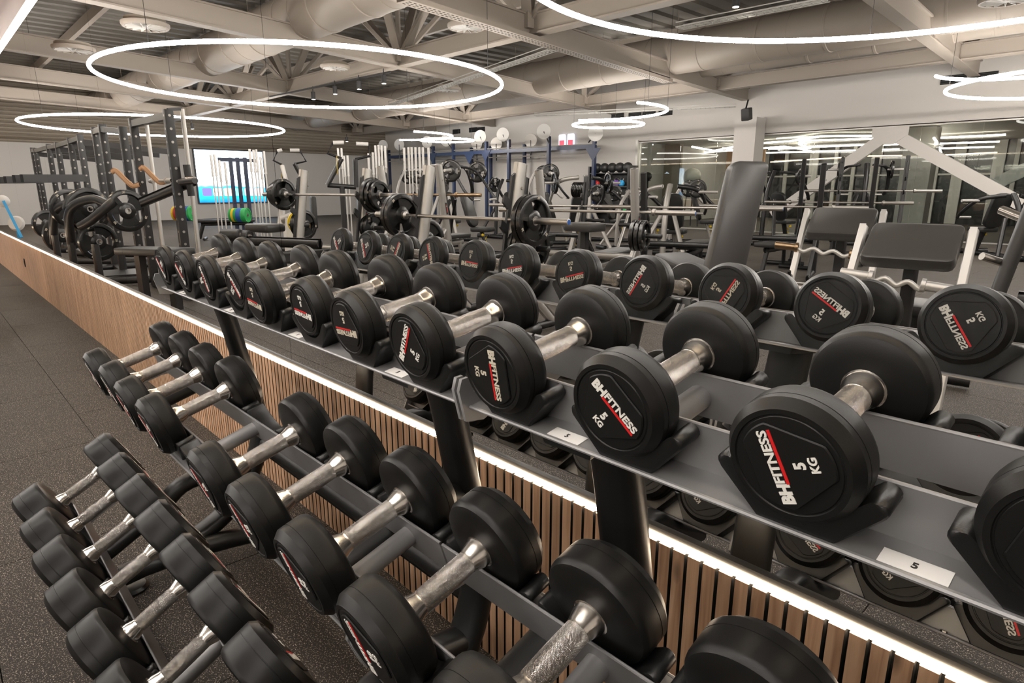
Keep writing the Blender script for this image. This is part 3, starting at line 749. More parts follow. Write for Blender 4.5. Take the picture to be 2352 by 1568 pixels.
# ---- far wall: bulkhead, column, braces, glazing
def wz(px, py, Y): return at_y(px, py, Y)
c0, c1 = wz(1697, 300, 16.7).x, wz(1746, 300, 16.7).x
col = struct('column_pale', MB().box(R(c0, 16.98, 0), R(c1, 16.45, 3.0)), 'wall_white')
ap = wz(2046, 305, 16.85)
for nm, (px, py), l in (('steel_brace', (1775, 495), 'left'), ('steel_brace', (2560, 585), 'right')):
    e_ = wz(px, py, 16.85)
    o = obj(nm, MB().bar(R(ap), R(e_), 0.26, 0.12, (0, 1, 0)), 'wall_white'); o.data.transform(Matrix.Identity(4))
    tag(o, 'broad pale diagonal steel brace falling to the %s in front of the glazing' % l, 'brace', 'pale diagonal braces')
tag(obj('gusset_plate', MB().prism([(-0.38, 0.12), (0.38, 0.12), (0.38, -0.06), (0.10, -0.26), (-0.10, -0.26), (-0.38, -0.06)], R(ap.x, ap.y-0.07, ap.z), (1, 0, 0), (0, 0, 1), 0.03), 'wall_white'), 'pale gusset plate where the two diagonal braces meet', 'gusset plate')
e0, e1 = wz(2330, 425, 18.2), wz(2540, 300, 18.2)
tag(obj('steel_brace', MB().bar(R(wz(2280, 425, 18.2)), R(e1), 0.28, 0.1, (0, 1, 0)), 'wall_white'), 'slimmer pale brace rising behind the glazing at the right edge', 'brace')
gl = thing('glass_partition', R(gx0, YF, 0), 'floor to ceiling glass partition along the far wall', 'partition')
xs_ = [gx0, wz(1557, 400, YF).x, wz(1640, 400, YF).x, c0, wz(1860, 400, YF).x, wz(1960, 400, YF).x, wz(2100, 400, YF).x, wz(2240, 400, YF).x, 0.0, 2.5, XR]
for a, b in zip(xs_[:-1], xs_[1:]):
    obj('pane', MB().box(R(a+0.004, YF+0.06, 0.02), R(b-0.004, YF+0.07, 2.595)), 'glass', gl)
obj('frame', MB().box(R(gx0-0.06, YF+0.12, 0), R(gx0+0.02, YF-0.05, 2.66)).box(R(gx0, YF+0.1, 2.57), R(XR, YF, 2.62)).box(R(gx0, YF+0.1, 0), R(XR, YF, 0.03)), 'silver', gl)
# annex behind the glass
YA = YF+9.0
struct('floor_annex', MB().box(R(gx0-1, YF+0.02, -0.05), R(XR, YA, -0.005)), 'floor_rubber')
struct('ceiling_annex', MB().box(R(gx0-1, YF+0.15, 2.72), R(XR, YA, 2.82)), 'wall_grey')
struct('wall_annex_left', MB().box(R(gx0-1.2, YF+0.25, 0), R(gx0-1.0, YA, 2.71)), 'wall_grey')
aw = struct('wall_annex_window', MB().box(R(gx0-1, YA+0.05, 0), R(XR, YA+0.1, 2.71)), 'gap_black')
obj('night_glass', MB().box(R(gx0-1, YA+0.04, 0.0), R(XR, YA+0.05, 2.71)), 'plate_black', aw)
for px in (1760, 1805, 1868, 1918, 1960, 2010, 2150, 2200, 2290, 2330):
    x = wz(px, 400, YA).x; wd = 0.16 if px in (1868, 2010, 2200, 2290) else 0.06
    obj('mullion', MB().box(R(x-wd, YA-0.1, 0), R(x+wd, YA, 2.71)), 'wall_grey', aw)
obj('transom', MB().box(R(gx0-1, YA-0.06, 1.62), R(XR, YA, 1.68)), 'wall_grey', aw)
w0, w1 = wz(1655, 400, YA-1.5).x, wz(1752, 400, YA-1.5).x
struct('wall_annex_wood', MB().box(R(w0, YA-1.5, 1.75), R(w1, YA-1.4, 2.70)), 'wood_far')
struct('wall_annex_white', MB().box(R(wz(1562, 400, YA-1.5).x, YA-1.5, 1.75), R(w0, YA-1.4, 2.70)), 'wall_white')
struct('wall_annex_grey', MB().box(R(wz(1470, 400, YF+3).x, YF+3, 0), R(wz(1562, 400, YF+3).x, YF+3.1, 2.70)), 'cladding')
q0, q1 = wz(2066, 400, YF+2).x, wz(2135, 400, YF+2).x
struct('column_annex', MB().box(R(q0, YF+2, 0), R(q1, YF+2.5, 2.70)), 'wall_white')
# zigzag strip lights in the annex
def strip(pts, z, label, m='strip_light', r=0.026):
    P = [R(at_z(x, y, z)) for (x, y) in pts]
    tag(obj('strip_light', MB().sweep(circ(r, 6), P, (0.01, 0.02, 1)), m), label, 'strip light', 'strip lights behind the glazing')
ZS = 2.62
strip([(1745, 329), (1815, 324), (1885, 313), (1930, 312), (2018, 312)], ZS, 'kinked bright strip light highest in the glazing left of the brace apex')
strip([(1852, 330), (1836, 326), (1850, 323), (2010, 318)], ZS, 'bright strip light with a hairpin bend behind the glazing')
strip([(1765, 342), (1862, 340), (1835, 331)], ZS-0.06, 'bright zigzag strip light beside the pale column')
strip([(1850, 338), (1985, 333)], ZS-0.05, 'straight bright strip light right of the zigzag')
strip([(1745, 341), (1800, 336), (1862, 346)], ZS-0.08, 'lower bright zigzag strip light beside the pale column')
strip([(1760, 351), (1965, 345)], ZS-0.08, 'lowest straight bright strip light left of the brace')
strip([(2008, 334), (2065, 331)], ZS-0.05, 'short bright strip under the brace apex, upper one')
strip([(2003, 345), (2065, 342)], ZS-0.08, 'short bright strip under the brace apex, lower one')
strip([(2145, 317), (2310, 309)], ZS, 'long bright strip at the top right of the glazing')
strip([(2150, 330), (2296, 325)], ZS-0.05, 'second long bright strip at the right of the glazing')
strip([(2155, 341), (2284, 337)], ZS-0.2, 'third long bright strip at the right of the glazing')
strip([(2145, 317), (2152, 326), (2155, 336), (2162, 350)], ZS-0.32, 'bright strip running down the ends of the long strips')
strip([(2090, 317), (2130, 320), (2110, 329)], ZS-0.04, 'short forked bright strip right of the brace apex')
strip([(1590, 337), (1640, 346), (1690, 336)], ZS-0.25, 'bright bent strip light left of the pale column')
strip([(1600, 351), (1690, 345), (1660, 340)], ZS-0.08, 'lower bright strip light left of the pale column')
strip([(1770, 372), (1940, 361)], ZS-0.46, 'warm orange strip light left of the brace', 'strip_warm', 0.02)
strip([(1992, 358), (2106, 357)], ZS-0.46, 'warm orange strip light under the brace apex', 'strip_warm', 0.02)
strip([(2168, 356), (2290, 350)], ZS-0.46, 'warm orange strip light right of the brace', 'strip_warm', 0.02)
strip([(1470, 333), (1500, 332)], ZS+0.05, 'short white strip at the left end of the glazing', 'strip_light', 0.02)
# spare lamps of the annex ceiling are the strips above; the hall's end wall has a big screen
def screen_mat():
    m = bpy.data.materials.new('screen'); m.use_nodes = True; nt = m.node_tree; b = nt.nodes['Principled BSDF']
    tc = nt.nodes.new('ShaderNodeTexCoord'); sp = nt.nodes.new('ShaderNodeSeparateXYZ'); nt.links.new(tc.outputs['Generated'], sp.inputs[0])
    n = nt.nodes.new('ShaderNodeTexNoise'); n.inputs['Scale'].default_value = 3.0; nt.links.new(tc.outputs['Generated'], n.inputs['Vector'])
    ad = nt.nodes.new('ShaderNodeMath'); ad.operation = 'MULTIPLY_ADD'; ad.inputs[1].default_value = 0.22; nt.links.new(n.outputs['Fac'], ad.inputs[0]); nt.links.new(sp.outputs['Z'], ad.inputs[2])
    r = nt.nodes.new('ShaderNodeValToRGB'); e = r.color_ramp.elements
    e[0].position = 0.10; e[0].color = (0.0, 0.08, 0.30, 1); e[1].position = 1.0; e[1].color = (0.62, 0.80, 1.0, 1)
    for p_, c_ in ((0.26, (0.01, 0.28, 0.55, 1)), (0.40, (0.03, 0.16, 0.55, 1)), (0.46, (0.55, 0.80, 1.0, 1)), (0.70, (0.85, 0.95, 1.0, 1))):
        k_ = e.new(p_); k_.color = c_
    nt.links.new(ad.outputs[0], r.inputs['Fac']); nt.links.new(r.outputs['Color'], b.inputs['Emission Color']); b.inputs['Emission Strength'].default_value = 6.0
    b.inputs['Base Color'].default_value = (0.01, 0.01, 0.01, 1); MATS['screen'] = m
screen_mat()
XS = XL+0.09
s0, s1 = at_x(445, 343, XS), at_x(612, 463, XS)
scr = thing('video_screen', R(XS, (s0.y+s1.y)/2, s1.z), 'large bright video screen with a blue landscape on the end wall', 'screen')
obj('housing', MB().box(R(XL+0.02, s0.y-0.05, s1.z-0.05), R(XS-0.006, s1.y+0.05, s0.z+0.05)), 'frame_black', scr)
obj('display', MB().box(R(XS-0.006, s0.y, s1.z), R(XS, s1.y, s0.z)), 'screen', scr)
for i, (cn, c_) in enumerate((('icon_purple', (0.12, 0.10, 0.75)), ('icon_white', (0.95, 0.97, 1.0)), ('icon_orange', (1.0, 0.55, 0.40)), ('icon_cyan', (0.15, 0.95, 1.0)), ('icon_violet', (0.62, 0.62, 1.0)), ('icon_pink', (0.9, 0.75, 1.0)))):
    mat(cn, (0, 0, 0), 0.5, emit=c_, estr=4.0)
    y = s0.y+(s1.y-s0.y)*(0.12+0.155*i); h = s0.z-s1.z
    obj('app_tile', MB().prism(rrect(0.36, 0.30, 0.05), R(XS+0.004, y, s1.z+h*0.20), (0, 1, 0), (0, 0, 1), 0.004), cn, scr)
# ================================================================== gym equipment seen in the mirror
PR = 0.19
_plate = {}
def plate_meshes(r, th, m='plate_black', holes=True):
    key = (round(r, 3), round(th, 3), m)
    if key in _plate: return _plate[key]
    rim = MB().lathe([(-th/2, r*0.80), (-th/2, r*0.97), (-th/2+0.004, r), (th/2-0.004, r), (th/2, r*0.97), (th/2, r*0.80), (th*0.22, r*0.76), (-th*0.22, r*0.76), (-th/2, r*0.80)], (0, 0, 0), (1, 0, 0), 40)
    web = MB()
    web.lathe([(-th*0.42, 0.026), (-th*0.42, r*0.30), (-th*0.2, r*0.40), (th*0.2, r*0.40), (th*0.42, r*0.30), (th*0.42, 0.026), (-th*0.42, 0.026)], (0, 0, 0), (1, 0, 0), 28)
    if holes:
        for k in range(3):
            a0 = 2*PI*k/3
            poly = []
            for i in range(9): a = a0-0.62+1.24*i/8; poly.append((r*0.78*math.cos(a), r*0.78*math.sin(a)))
            for i in range(7): a = a0+0.75-1.5*i/6; poly.append((r*0.36*math.cos(a), r*0.36*math.sin(a)))
            web.prism(poly, (-th*0.16, 0, 0), (0, 1, 0), (0, 0, 1), th*0.32)
    else: web.lathe([(-th*0.3, 0.026), (-th*0.3, r*0.79), (th*0.3, r*0.79), (th*0.3, 0.026), (-th*0.3, 0.026)], (0, 0, 0), (1, 0, 0), 36)
    hub = MB().lathe([(-th*0.46, 0.0255), (-th*0.46, 0.036), (th*0.46, 0.036), (th*0.46, 0.0255), (-th*0.46, 0.0255)], (0, 0, 0), (1, 0, 0), 20)
    txt = MB()
    for sgn in (-1, 1):
        for k in range(3):
            a = 2*PI*k/3+PI/3; u = Vector((0, math.cos(a), math.sin(a))); v = Vector((sgn, 0, 0)).cross(u) if True else 0
            tx = u.cross(Vector((sgn, 0, 0)))
            add_text(txt, '20' if r > 0.17 else '10', u*(r*0.83)+Vector((sgn*(th/2+0.0006), 0, 0)), -tx, u, r*0.11, None, 0.03, 0.0004, True)
    _plate[key] = (finish(rim.mesh('rim'), m), finish(web.mesh('web'), m), finish(hub.mesh('hub'), 'bolt'), finish(txt.mesh('number'), 'cream_print' if m == 'plate_black' else 'label_white'))
    return _plate[key]
def plate(c, ax, label, r=PR, th=0.045, m='plate_black', group='weight plates', holes=True, roll=None):
    """c, ax real coordinates"""
    ms = plate_meshes(r, th, m, holes)
    t = thing('weight_plate', c, label, 'weight plate', group)
    q = Vector((1, 0, 0)).rotation_difference(Vector(ax))
    t.rotation_mode = 'QUATERNION'
    t.rotation_quaternion = q @ Vector((1, 0, 0)).to_track_quat('X', 'Z').inverted() if False else q @ Matrix.Rotation(roll if roll is not None else random.uniform(0, 6), 3, 'X').to_quaternion()
    for me, nm in zip(ms, ('rim', 'web', 'hub', 'number')): put(me, nm, t)
    return t
def barbell(a, b, label, m='bar_steel', cap='blue'):
    """a, b: real end points; olympic bar"""
    a = Vector(a); b = Vector(b); u = (b-a).normalized(); L = (b-a).length; s = L*0.195
    t = thing('barbell', (a+b)/2, label, 'barbell', 'olympic barbells')
    obj('shaft', MB().lathe([(s, 0.0145), (L-s, 0.0145)], a, u, 14), m, t)
    for o_, d_ in ((a, u), (b, -u)):
        obj('sleeve', MB().lathe([(0, 0.020), (0.002, 0.025), (s-0.03, 0.025)], o_, d_, 18), m, t)
        obj('collar', MB().lathe([(s-0.035, 0.025), (s-0.033, 0.037), (s-0.006, 0.037), (s-0.002, 0.030), (s+0.01, 0.017), (s+0.05, 0.017)], o_, d_, 18), m, t)
        obj('end_cap', MB().lathe([(-0.001, 0.001), (-0.001, 0.019), (0.003, 0.0205)], o_, d_, 14), cap, t)
    return t
def oline(t, name, pts, w_, h_, m, up=(0, 0, 1), oval_=True):
    return obj(name, MB().sweep(oval(w_, h_) if oval_ else rect(w_, h_, 0.006), pts, up), m, t)
def station(pr, pl, z, name, label, barlabel, lean=1, style='silver', plates=0, m='bar_steel', top=None, pr_s=PR, cap='blue', bench=True, pegs=True):
    """bench press station: bar right end pr and left end pl (virtual xy), bar at z; lean +1: uprights lean away from the mirror and the bench is on the mirror side"""
    A = Vector((*pr, z)); B = Vector((*pl, z)); u = (B-A); u.z = 0; u.normalize(); B = A+u*2.2
    n = Vector((-u.y, u.x, 0));  n = n if n.y > 0 else -n      # away from the mirror
    f = n*lean; c = (A+B)/2
    t = thing(name, R(Vector((c.x, c.y, 0))), label, 'weight bench', 'bench press stations')
    fm = 'silver' if style == 'silver' else 'frame_black'
    top = top or (z+0.42)
    for s_ in (-1, 1):
        base = c+u*s_*0.52; P0 = Vector((base.x, base.y, 0.04))-f*0.10; P1 = Vector((base.x, base.y, top))+f*0.16; k = (z-0.04)/(top-0.04)
        off = -f*0.075
        oline(t, 'upright', RX(P0, P1), 0.085 if style == 'silver' else 0.07, 0.12, fm, dirR(f))
        hp = [(-0.03, 0.0), (0.05, 0.0), (0.05, 0.93), (0.0, 0.96), (-0.04, 0.93), (-0.04, 0.70), (-0.10, 0.74), (-0.105, 0.67), (-0.04, 0.60), (-0.04, 0.46), (-0.10, 0.50), (-0.105, 0.43), (-0.04, 0.36)]
        hx, hy = dirR(f), (R(P1)-R(P0)).normalized(); hs = (top-0.04)*0.56/0.96
        obj('hook_plate', MB().prism([(a_, b_*hs) for a_, b_ in hp], R(P0+(P1-P0)*0.40-f*0.055)-hx.cross(hy).normalized()*0.011, hx, hy, 0.022, 0.004), 'frame_black', t)
        mid = P0+(P1-P0)*0.42; ft = Vector((base.x, base.y, 0.05))+f*0.62
        oline(t, 'brace', RX(mid, ft), 0.05, 0.085, fm, dirR(f))
        oline(t, 'foot', RX(Vector((base.x, base.y, 0.045))-f*0.25, ft+f*0.1), 0.05, 0.07, 'frame_black')
        for zz in (0.3, 0.62, 0.86):
            q = P0+(P1-P0)*zz
            obj('bolt_head', MB().lathe([(0, 0.013), (0.008, 0.011)], R(q+u*s_*0.042), dirR(u*s_), 8), 'bolt', t)
        if style == 'silver':
            q = P0+(P1-P0)*0.60+u*s_*0.043
            bd = obj('badge', MB().prism(rect(0.03, 0.16), R(q), dirR(f), (R(P1)-R(P0)).normalized(), 0.002), 'ink', t)
            obj('badge_stripe', MB().prism(rect(0.012, 0.11), R(q+u*s_*0.001), dirR(f), (R(P1)-R(P0)).normalized(), 0.003), 'red_print', bd)
        if pegs:
            q = P0+(P1-P0)*0.52+f*0.10
            oline(t, 'peg_bracket', RX(P0+(P1-P0)*0.52, q+f*0.03), 0.04, 0.06, 'frame_black')
            obj('storage_peg', MB().lathe([(0, 0.024), (0.30, 0.024), (0.303, 0.018)], R(q), dirR(u*s_), 12), 'frame_black', t)
    oline(t, 'cross_bar', RX(c+u*0.52-Vector((0, 0, z-0.5)), c-u*0.52-Vector((0, 0, z-0.5))), 0.05, 0.07, fm)
    if bench:
        d = -f; bc = Vector((c.x, c.y, 0.43))
        obj('bench_pad', MB().pad(R(bc+d*0.62), dirR(u), dirR(d), 0.28, 1.10, 0.06 if dirR(u).cross(dirR(d)).z > 0 else -0.06, 0.05, 0.012), 'vinyl_dark', t)
        oline(t, 'bench_beam', RX(Vector((c.x, c.y, 0.36))+f*0.05, Vector((c.x, c.y, 0.36))+d*1.1), 0.06, 0.09, fm)
        oline(t, 'bench_leg', RX(Vector((c.x, c.y, 0.36))+d*1.02, Vector((c.x, c.y, 0.04))+d*1.1), 0.06, 0.08, fm, dirR(d))
        oline(t, 'bench_foot', RX(Vector((c.x, c.y, 0.04))+d*1.1-u*0.3, Vector((c.x, c.y, 0.04))+d*1.1+u*0.3), 0.06, 0.07, 'frame_black')
    barbell(R(A), R(B), barlabel, m, cap)
    uR = dirR(u); L = 2.2; s = L*0.195
    for side, (E, sg, nm) in enumerate(((A, 1, 'right'), (B, -1, 'left'))):
        for i in range(plates):
            q = E+u*sg*(s-0.06-0.05*i)
            plate(R(q), uR, 'black rubber plate, %s on the %s end of the %s' % (('innermost', 'second', 'third')[i], nm, barlabel[:barlabel.find(',')] if ',' in barlabel else barlabel), (pr_s, pr_s, pr_s*0.85, pr_s*0.75)[i] if plates < 3 else pr_s*(1-0.1*i), 0.042, group='plates on barbells')
    return t, c, u, f
# the column of bench presses right of centre
S1, c1_, u1_, f1_ = station((-3.0, 3.39), (-5.15, 3.16), 0.955, 'bench_press_station', 'silver bench press station closest to the mirror, its bar loaded with two plates each side', 'front loaded barbell, resting on the silver station nearest the mirror', 1, plates=2)
S2, c2_, u2_, f2_ = station((-3.23, 5.48), (-5.38, 4.83), 0.955, 'bench_press_station', 'silver bench press station with an empty bar, second from the mirror', 'empty barbell with a blue end cap, on the second silver station', -1)
station((-3.2, 7.34), (-5.33, 6.6), 0.955, 'bench_press_station', 'dark framed bench press station just behind the upright grey bench', 'empty barbell passing behind the upright grey bench pad', -1, 'dark')
p = at_d(1422, 479, 9.3); station((p.x, p.y), (p.x-2.1, p.y-0.62), 0.93, 'bench_press_station', 'dark framed bench press station with leaning posts left of centre', 'empty barbell on the dark station left of centre', 1, 'dark')
p = at_d(1997, 467, 9.6); station((p.x, p.y), (p.x-2.1, p.y-0.62), 0.94, 'bench_press_station', 'dark bench press station behind the left preacher bench', 'empty barbell just above the left preacher pad', -1, 'dark', top=1.5, pegs=False)
p = at_d(2100, 460, 11.8); station((p.x, p.y), (p.x-2.1, p.y-0.62), 0.96, 'bench_press_station', 'dark bench press station farther back, right of the pale column', 'empty barbell, the longest looking one above the preacher benches', -1, 'dark', top=1.65, pegs=False)
p = at_d(2165, 437, 13.5); station((p.x, p.y), (p.x-2.1, p.y-0.62), 1.14, 'bench_press_station', 'tall dark rack before the glazing, right of the pale column', 'high empty barbell in front of the glazing', 1, 'dark', top=1.75, bench=False, pegs=False)
# second column, left of centre
p = at_d(915, 450, 7.0); S3, c3_, u3_, f3_ = station((p.x, p.y), (p.x-2.12, p.y-0.60), 1.115, 'bench_press_station', 'silver press station left of centre, its bar loaded with three plates on the right', 'heavily loaded barbell, on the silver station left of centre', 1, plates=3, top=1.40)
p = at_d(1105, 447, 8.6); station((p.x, p.y), (p.x-2.12, p.y-0.6), 1.10, 'bench_press_station', 'silver press station with a brass coloured bar, behind the heavily loaded one', 'brass coloured empty barbell, on the silver station left of centre', -1, m='brass_steel', cap='brass_steel', top=1.50)
# stored plates
def stored(c, u, n, label, r=PR, side=1):
    for i in range(n):
        plate(R(c+u*side*(0.03+0.048*i)), dirR(u), 'black plate stored low %s, %s of its stack' % (label, ('innermost', 'second', 'third', 'fourth', 'fifth', 'outermost')[i]), r*(1-0.02*i), 0.04, group='stored plates')
def peg_pos(c, u, f, s_, z, top):
    base = c+u*s_*0.52; P0 = Vector((base.x, base.y, 0.04))-f*0.10; P1 = Vector((base.x, base.y, top))+f*0.16; 
    return P0+(P1-P0)*0.52+f*0.10
stored(peg_pos(c1_, u1_, f1_, -1, 0.955, 1.375), -u1_, 4, 'at the right of the front silver station', 0.17)
stored(peg_pos(c1_, u1_, f1_, 1, 0.955, 1.375), u1_, 2, 'at the left of the front silver station', 0.19)
stored(peg_pos(c2_, u2_, f2_, -1, 0.955, 1.375), -u2_, 3, 'at the right of the second silver station', 0.155)
stored(peg_pos(c2_, u2_, f2_, 1, 0.955, 1.375), u2_, 2, 'at the left of the second silver station', 0.18)
stored(peg_pos(c3_, u3_, f3_, 1, 1.115, 1.40), u3_, 2, 'at the left of the heavily loaded station', 0.18)
stored(peg_pos(c3_, u3_, f3_, -1, 1.115, 1.40), -u3_, 2, 'at the right of the heavily loaded station', 0.17)

# upright adjustable bench (big grey pad)
def adj_bench(bot, topp, wdt, seat, label, name='adjustable_bench'):
    """bot/top: centre of the pad's lower and upper edge (virtual), seat: centre of the seat pad's far end"""
    bot = Vector(bot); topp = Vector(topp); seat = Vector(seat)
    t = thing(name, R(Vector((bot.x, bot.y, 0))), label, 'weight bench', 'adjustable benches')
    ey = (topp-bot); h = ey.length; ey.normalize()
    sd = (seat-bot); sd.z = 0; sd.normalize()
    ex = Vector((-sd.y, sd.x, 0))
    o = (bot+topp)/2
    EX, EY = dirR(ex), dirR(ey)
    th = 0.06
    nz = EX.cross(EY)
    if nz.dot(dirR(sd)) < 0: EX = -EX
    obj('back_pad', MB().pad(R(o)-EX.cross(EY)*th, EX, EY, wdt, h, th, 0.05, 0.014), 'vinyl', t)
    sl = (seat-bot).length
    SX, SY = dirR(ex), dirR((seat-bot).normalized())
    if SX.cross(SY).z < 0: SX = -SX
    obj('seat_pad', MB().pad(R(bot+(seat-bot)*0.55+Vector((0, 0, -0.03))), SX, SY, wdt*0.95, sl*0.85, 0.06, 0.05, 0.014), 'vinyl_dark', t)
    b0 = Vector((bot.x, bot.y, 0.06))-sd*0.55; b1 = Vector((bot.x, bot.y, 0.06))+sd*0.62
    oline(t, 'base_beam', RX(b0, b1), 0.06, 0.08, 'frame_black')
    oline(t, 'seat_post', RX(Vector((bot.x, bot.y, 0.06))+sd*0.25, bot+sd*0.12-Vector((0, 0, 0.06))), 0.05, 0.08, 'frame_black', dirR(sd))
    oline(t, 'back_strut', RX(Vector((bot.x, bot.y, 0.08))-sd*0.12, bot-sd*0.04+ey*0.02), 0.05, 0.06, 'frame_black', dirR(sd))
    for q in (b0, b1): oline(t, 'foot', RX(q-ex*0.27, q+ex*0.27), 0.06, 0.06, 'frame_black')
    return t
bt = at_d(1655, 612, 3.55); tpv = at_d(1712, 374, 3.85); se = at_d(1535, 590, 3.75)
bt.z = 0.60; se.z = bt.z-0.02
adj_bench(at_d(1650, 640, 3.6), tpv, 0.27, at_d(1530, 588, 3.95), 'adjustable bench with a tall dark grey back pad set almost upright')
# preacher curl benches
def preacher(tl, tr, bl, br, d, label, barlab, ez_l, ez_r, silver=True):
    TL, TR = at_d(*tl, d), at_d(*tr, d-0.05)
    ex = TR-TL; ex.z = 0; wdt = ex.length; ex.normalize(); n = Vector((-ex.y, ex.x, 0)); n = n if n.y > 0 else -n
    z1 = (TL.z+TR.z)/2; h = 0.33
    ey = (Vector((0, 0, 1))*0.50+n*0.866).normalized()     # slope: top away from the mirror
    topc = (TL+TR)/2; topc.z = z1; o = topc-ey*h/2
    t = thing('preacher_bench', R(Vector((o.x, o.y, 0))+n*0.3), label, 'weight bench', 'preacher benches')
    EX, EY = dirR(ex), dirR(ey); Nn = EX.cross(EY)
    if Nn.y < 0: EX = -EX; Nn = -Nn       # face the mirror (real +y)
    obj('arm_pad', MB().pad(R(o)-Nn*0.07, EX, EY, wdt, h, 0.07, 0.04, 0.018), 'vinyl', t)
    for s_ in (-1, 1):
        a = o+ex*s_*(wdt/2+0.035)+ey*0.10; b = a-n*0.30-Vector((0, 0, 0.42)); bz = Vector((b.x, b.y, 0.05))-n*0.16
        oline(t, 'side_frame', RX(a, b, bz), 0.045, 0.075, 'silver_bright', dirR(n))
        obj('bar_hook', MB().tube(RX(b-n*0.02, b-n*0.09, b-n*0.11+Vector((0, 0, 0.04))), 0.012, 8), 'frame_black', t)
    lo = o-n*0.27; lo.z = o.z-0.46
    oline(t, 'cross_bar', RX(lo-ex*(wdt/2+0.03), lo+ex*(wdt/2+0.03)), 0.05, 0.10, 'silver_bright')
    bd = obj('badge', MB().prism(rrect(0.13, 0.05, 0.008), R(lo-n*0.026), (1, 0, 0), (0, 0, 1), 0.003), 'bar_steel', t)
    spx = o+n*0.12
    oline(t, 'pad_post', RX(spx-Vector((0, 0, 0.12)), Vector((spx.x, spx.y, 0.05))), 0.07, 0.12, 'frame_black', dirR(n))
    st = o+n*0.62; st.z = 0.48
    SX, SY = dirR(ex), dirR(n)
    if SX.cross(SY).z < 0: SX = -SX
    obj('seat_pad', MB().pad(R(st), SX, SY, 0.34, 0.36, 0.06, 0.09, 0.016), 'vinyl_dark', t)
    oline(t, 'seat_post', RX(st, Vector((st.x, st.y, 0.06))), 0.06, 0.09, 'frame_black', dirR(n))
    oline(t, 'base_beam', RX(Vector((o.x, o.y, 0.045))-n*0.25, Vector((st.x, st.y, 0.045))+n*0.25), 0.06, 0.07, 'frame_black')
    oline(t, 'base_foot', RX(Vector((st.x, st.y, 0.045))+n*0.25-ex*0.3, Vector((st.x, st.y, 0.045))+n*0.25+ex*0.3), 0.06, 0.07, 'frame_black')
    # curl bar on the hooks
    A, B = at_d(*ez_l, d-0.25), at_d(*ez_r, d-0.30); zb = (A.z+B.z)/2
    e = thing('curl_bar', R((A+B)/2), barlab, 'curl bar', 'curl bars')
    L = (B-A).length; uu = (B-A).normalized(); pts = []
    for k, dz in ((0.0, 0), (0.16, 0), (0.22, 0), (0.30, -0.022), (0.40, 0.006), (0.48, -0.018), (0.52, -0.018), (0.60, 0.006), (0.70, -0.022), (0.78, 0), (0.84, 0), (1.0, 0)):
        pts.append(A+(B-A)*k+Vector((0, 0, dz)))
    obj('bar', MB().tube([R(q) for q in bez(pts[1:-1], 4)], 0.0135, 10), 'silver_bright', e)
    for q, w_ in ((A, uu), (B, -uu)):
        obj('sleeve', MB().lathe([(0, 0.02), (0.003, 0.025), (0.13, 0.025), (0.132, 0.034), (0.15, 0.034), (0.155, 0.014)], R(q), dirR(w_), 16), 'brass_steel' if 'left' in barlab else 'silver_bright', e)
    return t
preacher((1872, 473), (2020, 476), (1850, 540), (1992, 545), 5.0, 'preacher curl bench with silver frame and grey pad, left of the pair', 'wavy curl bar resting on the left preacher bench', (1780, 562), (2010, 590))
preacher((2008, 508), (2222, 512), (2000, 575), (2200, 585), 3.9, 'preacher curl bench with silver frame and grey pad, right of the pair', 'wavy curl bar resting on the right preacher bench', (1930, 625), (2200, 668))
# machine cut off at the right edge
t = thing('lever_machine', R(at_z(2330, 700, 0.0)), 'black framed machine with steel grips cut off by the right edge', 'machine')
d_ = 3.3
oline(t, 'upright', RX(at_d(2372, 470, d_), at_d(2285, 690, d_-0.1)), 0.06, 0.055, 'frame_black', (1, 0, 0))
obj('grip', MB().tube(RX(at_d(2255, 588, d_-0.1), at_d(2330, 612, d_)), 0.016, 12), 'chrome', t)
obj('grip', MB().tube(RX(at_d(2300, 482, d_+0.3), at_d(2375, 512, d_+0.2)), 0.02, 12), 'chrome', t)
oline(t, 'arm', RX(at_d(2335, 690, d_), at_d(2420, 700, d_)), 0.05, 0.08, 'frame_black')
oline(t, 'base', RX(at_z(2310, 760, 0.04), at_z(2480, 780, 0.04)), 0.06, 0.07, 'frame_black')

# ---- squat racks and black machines at the left
def vpost(t, px0, py0, px1, py1, d, wdt, name='post', m='frame_black', holes=True, dep=None):
    a = at_d(px0, py0, d); b = at_d(px1, py1, d); a.x = b.x = (a.x+b.x)/2; a.y = b.y = (a.y+b.y)/2
    b.z = 0.02
    o = obj(name, MB().bar(R(b), R(a), wdt, dep or wdt, (1, 0, 0), 0.006), m, t)
    if holes:
        h = MB(); z = 0.35
        s_ = (Vector((0, 0, CH))-R(a)); s_.z = 0
        while z < a.z-0.05:
            for fx, fy in ((1, 0), (0, 1), (0, -1)):
                q = R(a); q.z = z
                h.lathe([(0, 0.014), (0.002, 0.013)], q+Vector((fx, fy, 0))*((wdt if fy else (dep or wdt))/2), (fx, fy, 0), 8)
            z += 0.13
        o2 = obj('hole_rims', h, 'bolt', t); o2['kind'] = 'stuff'
    return a, b
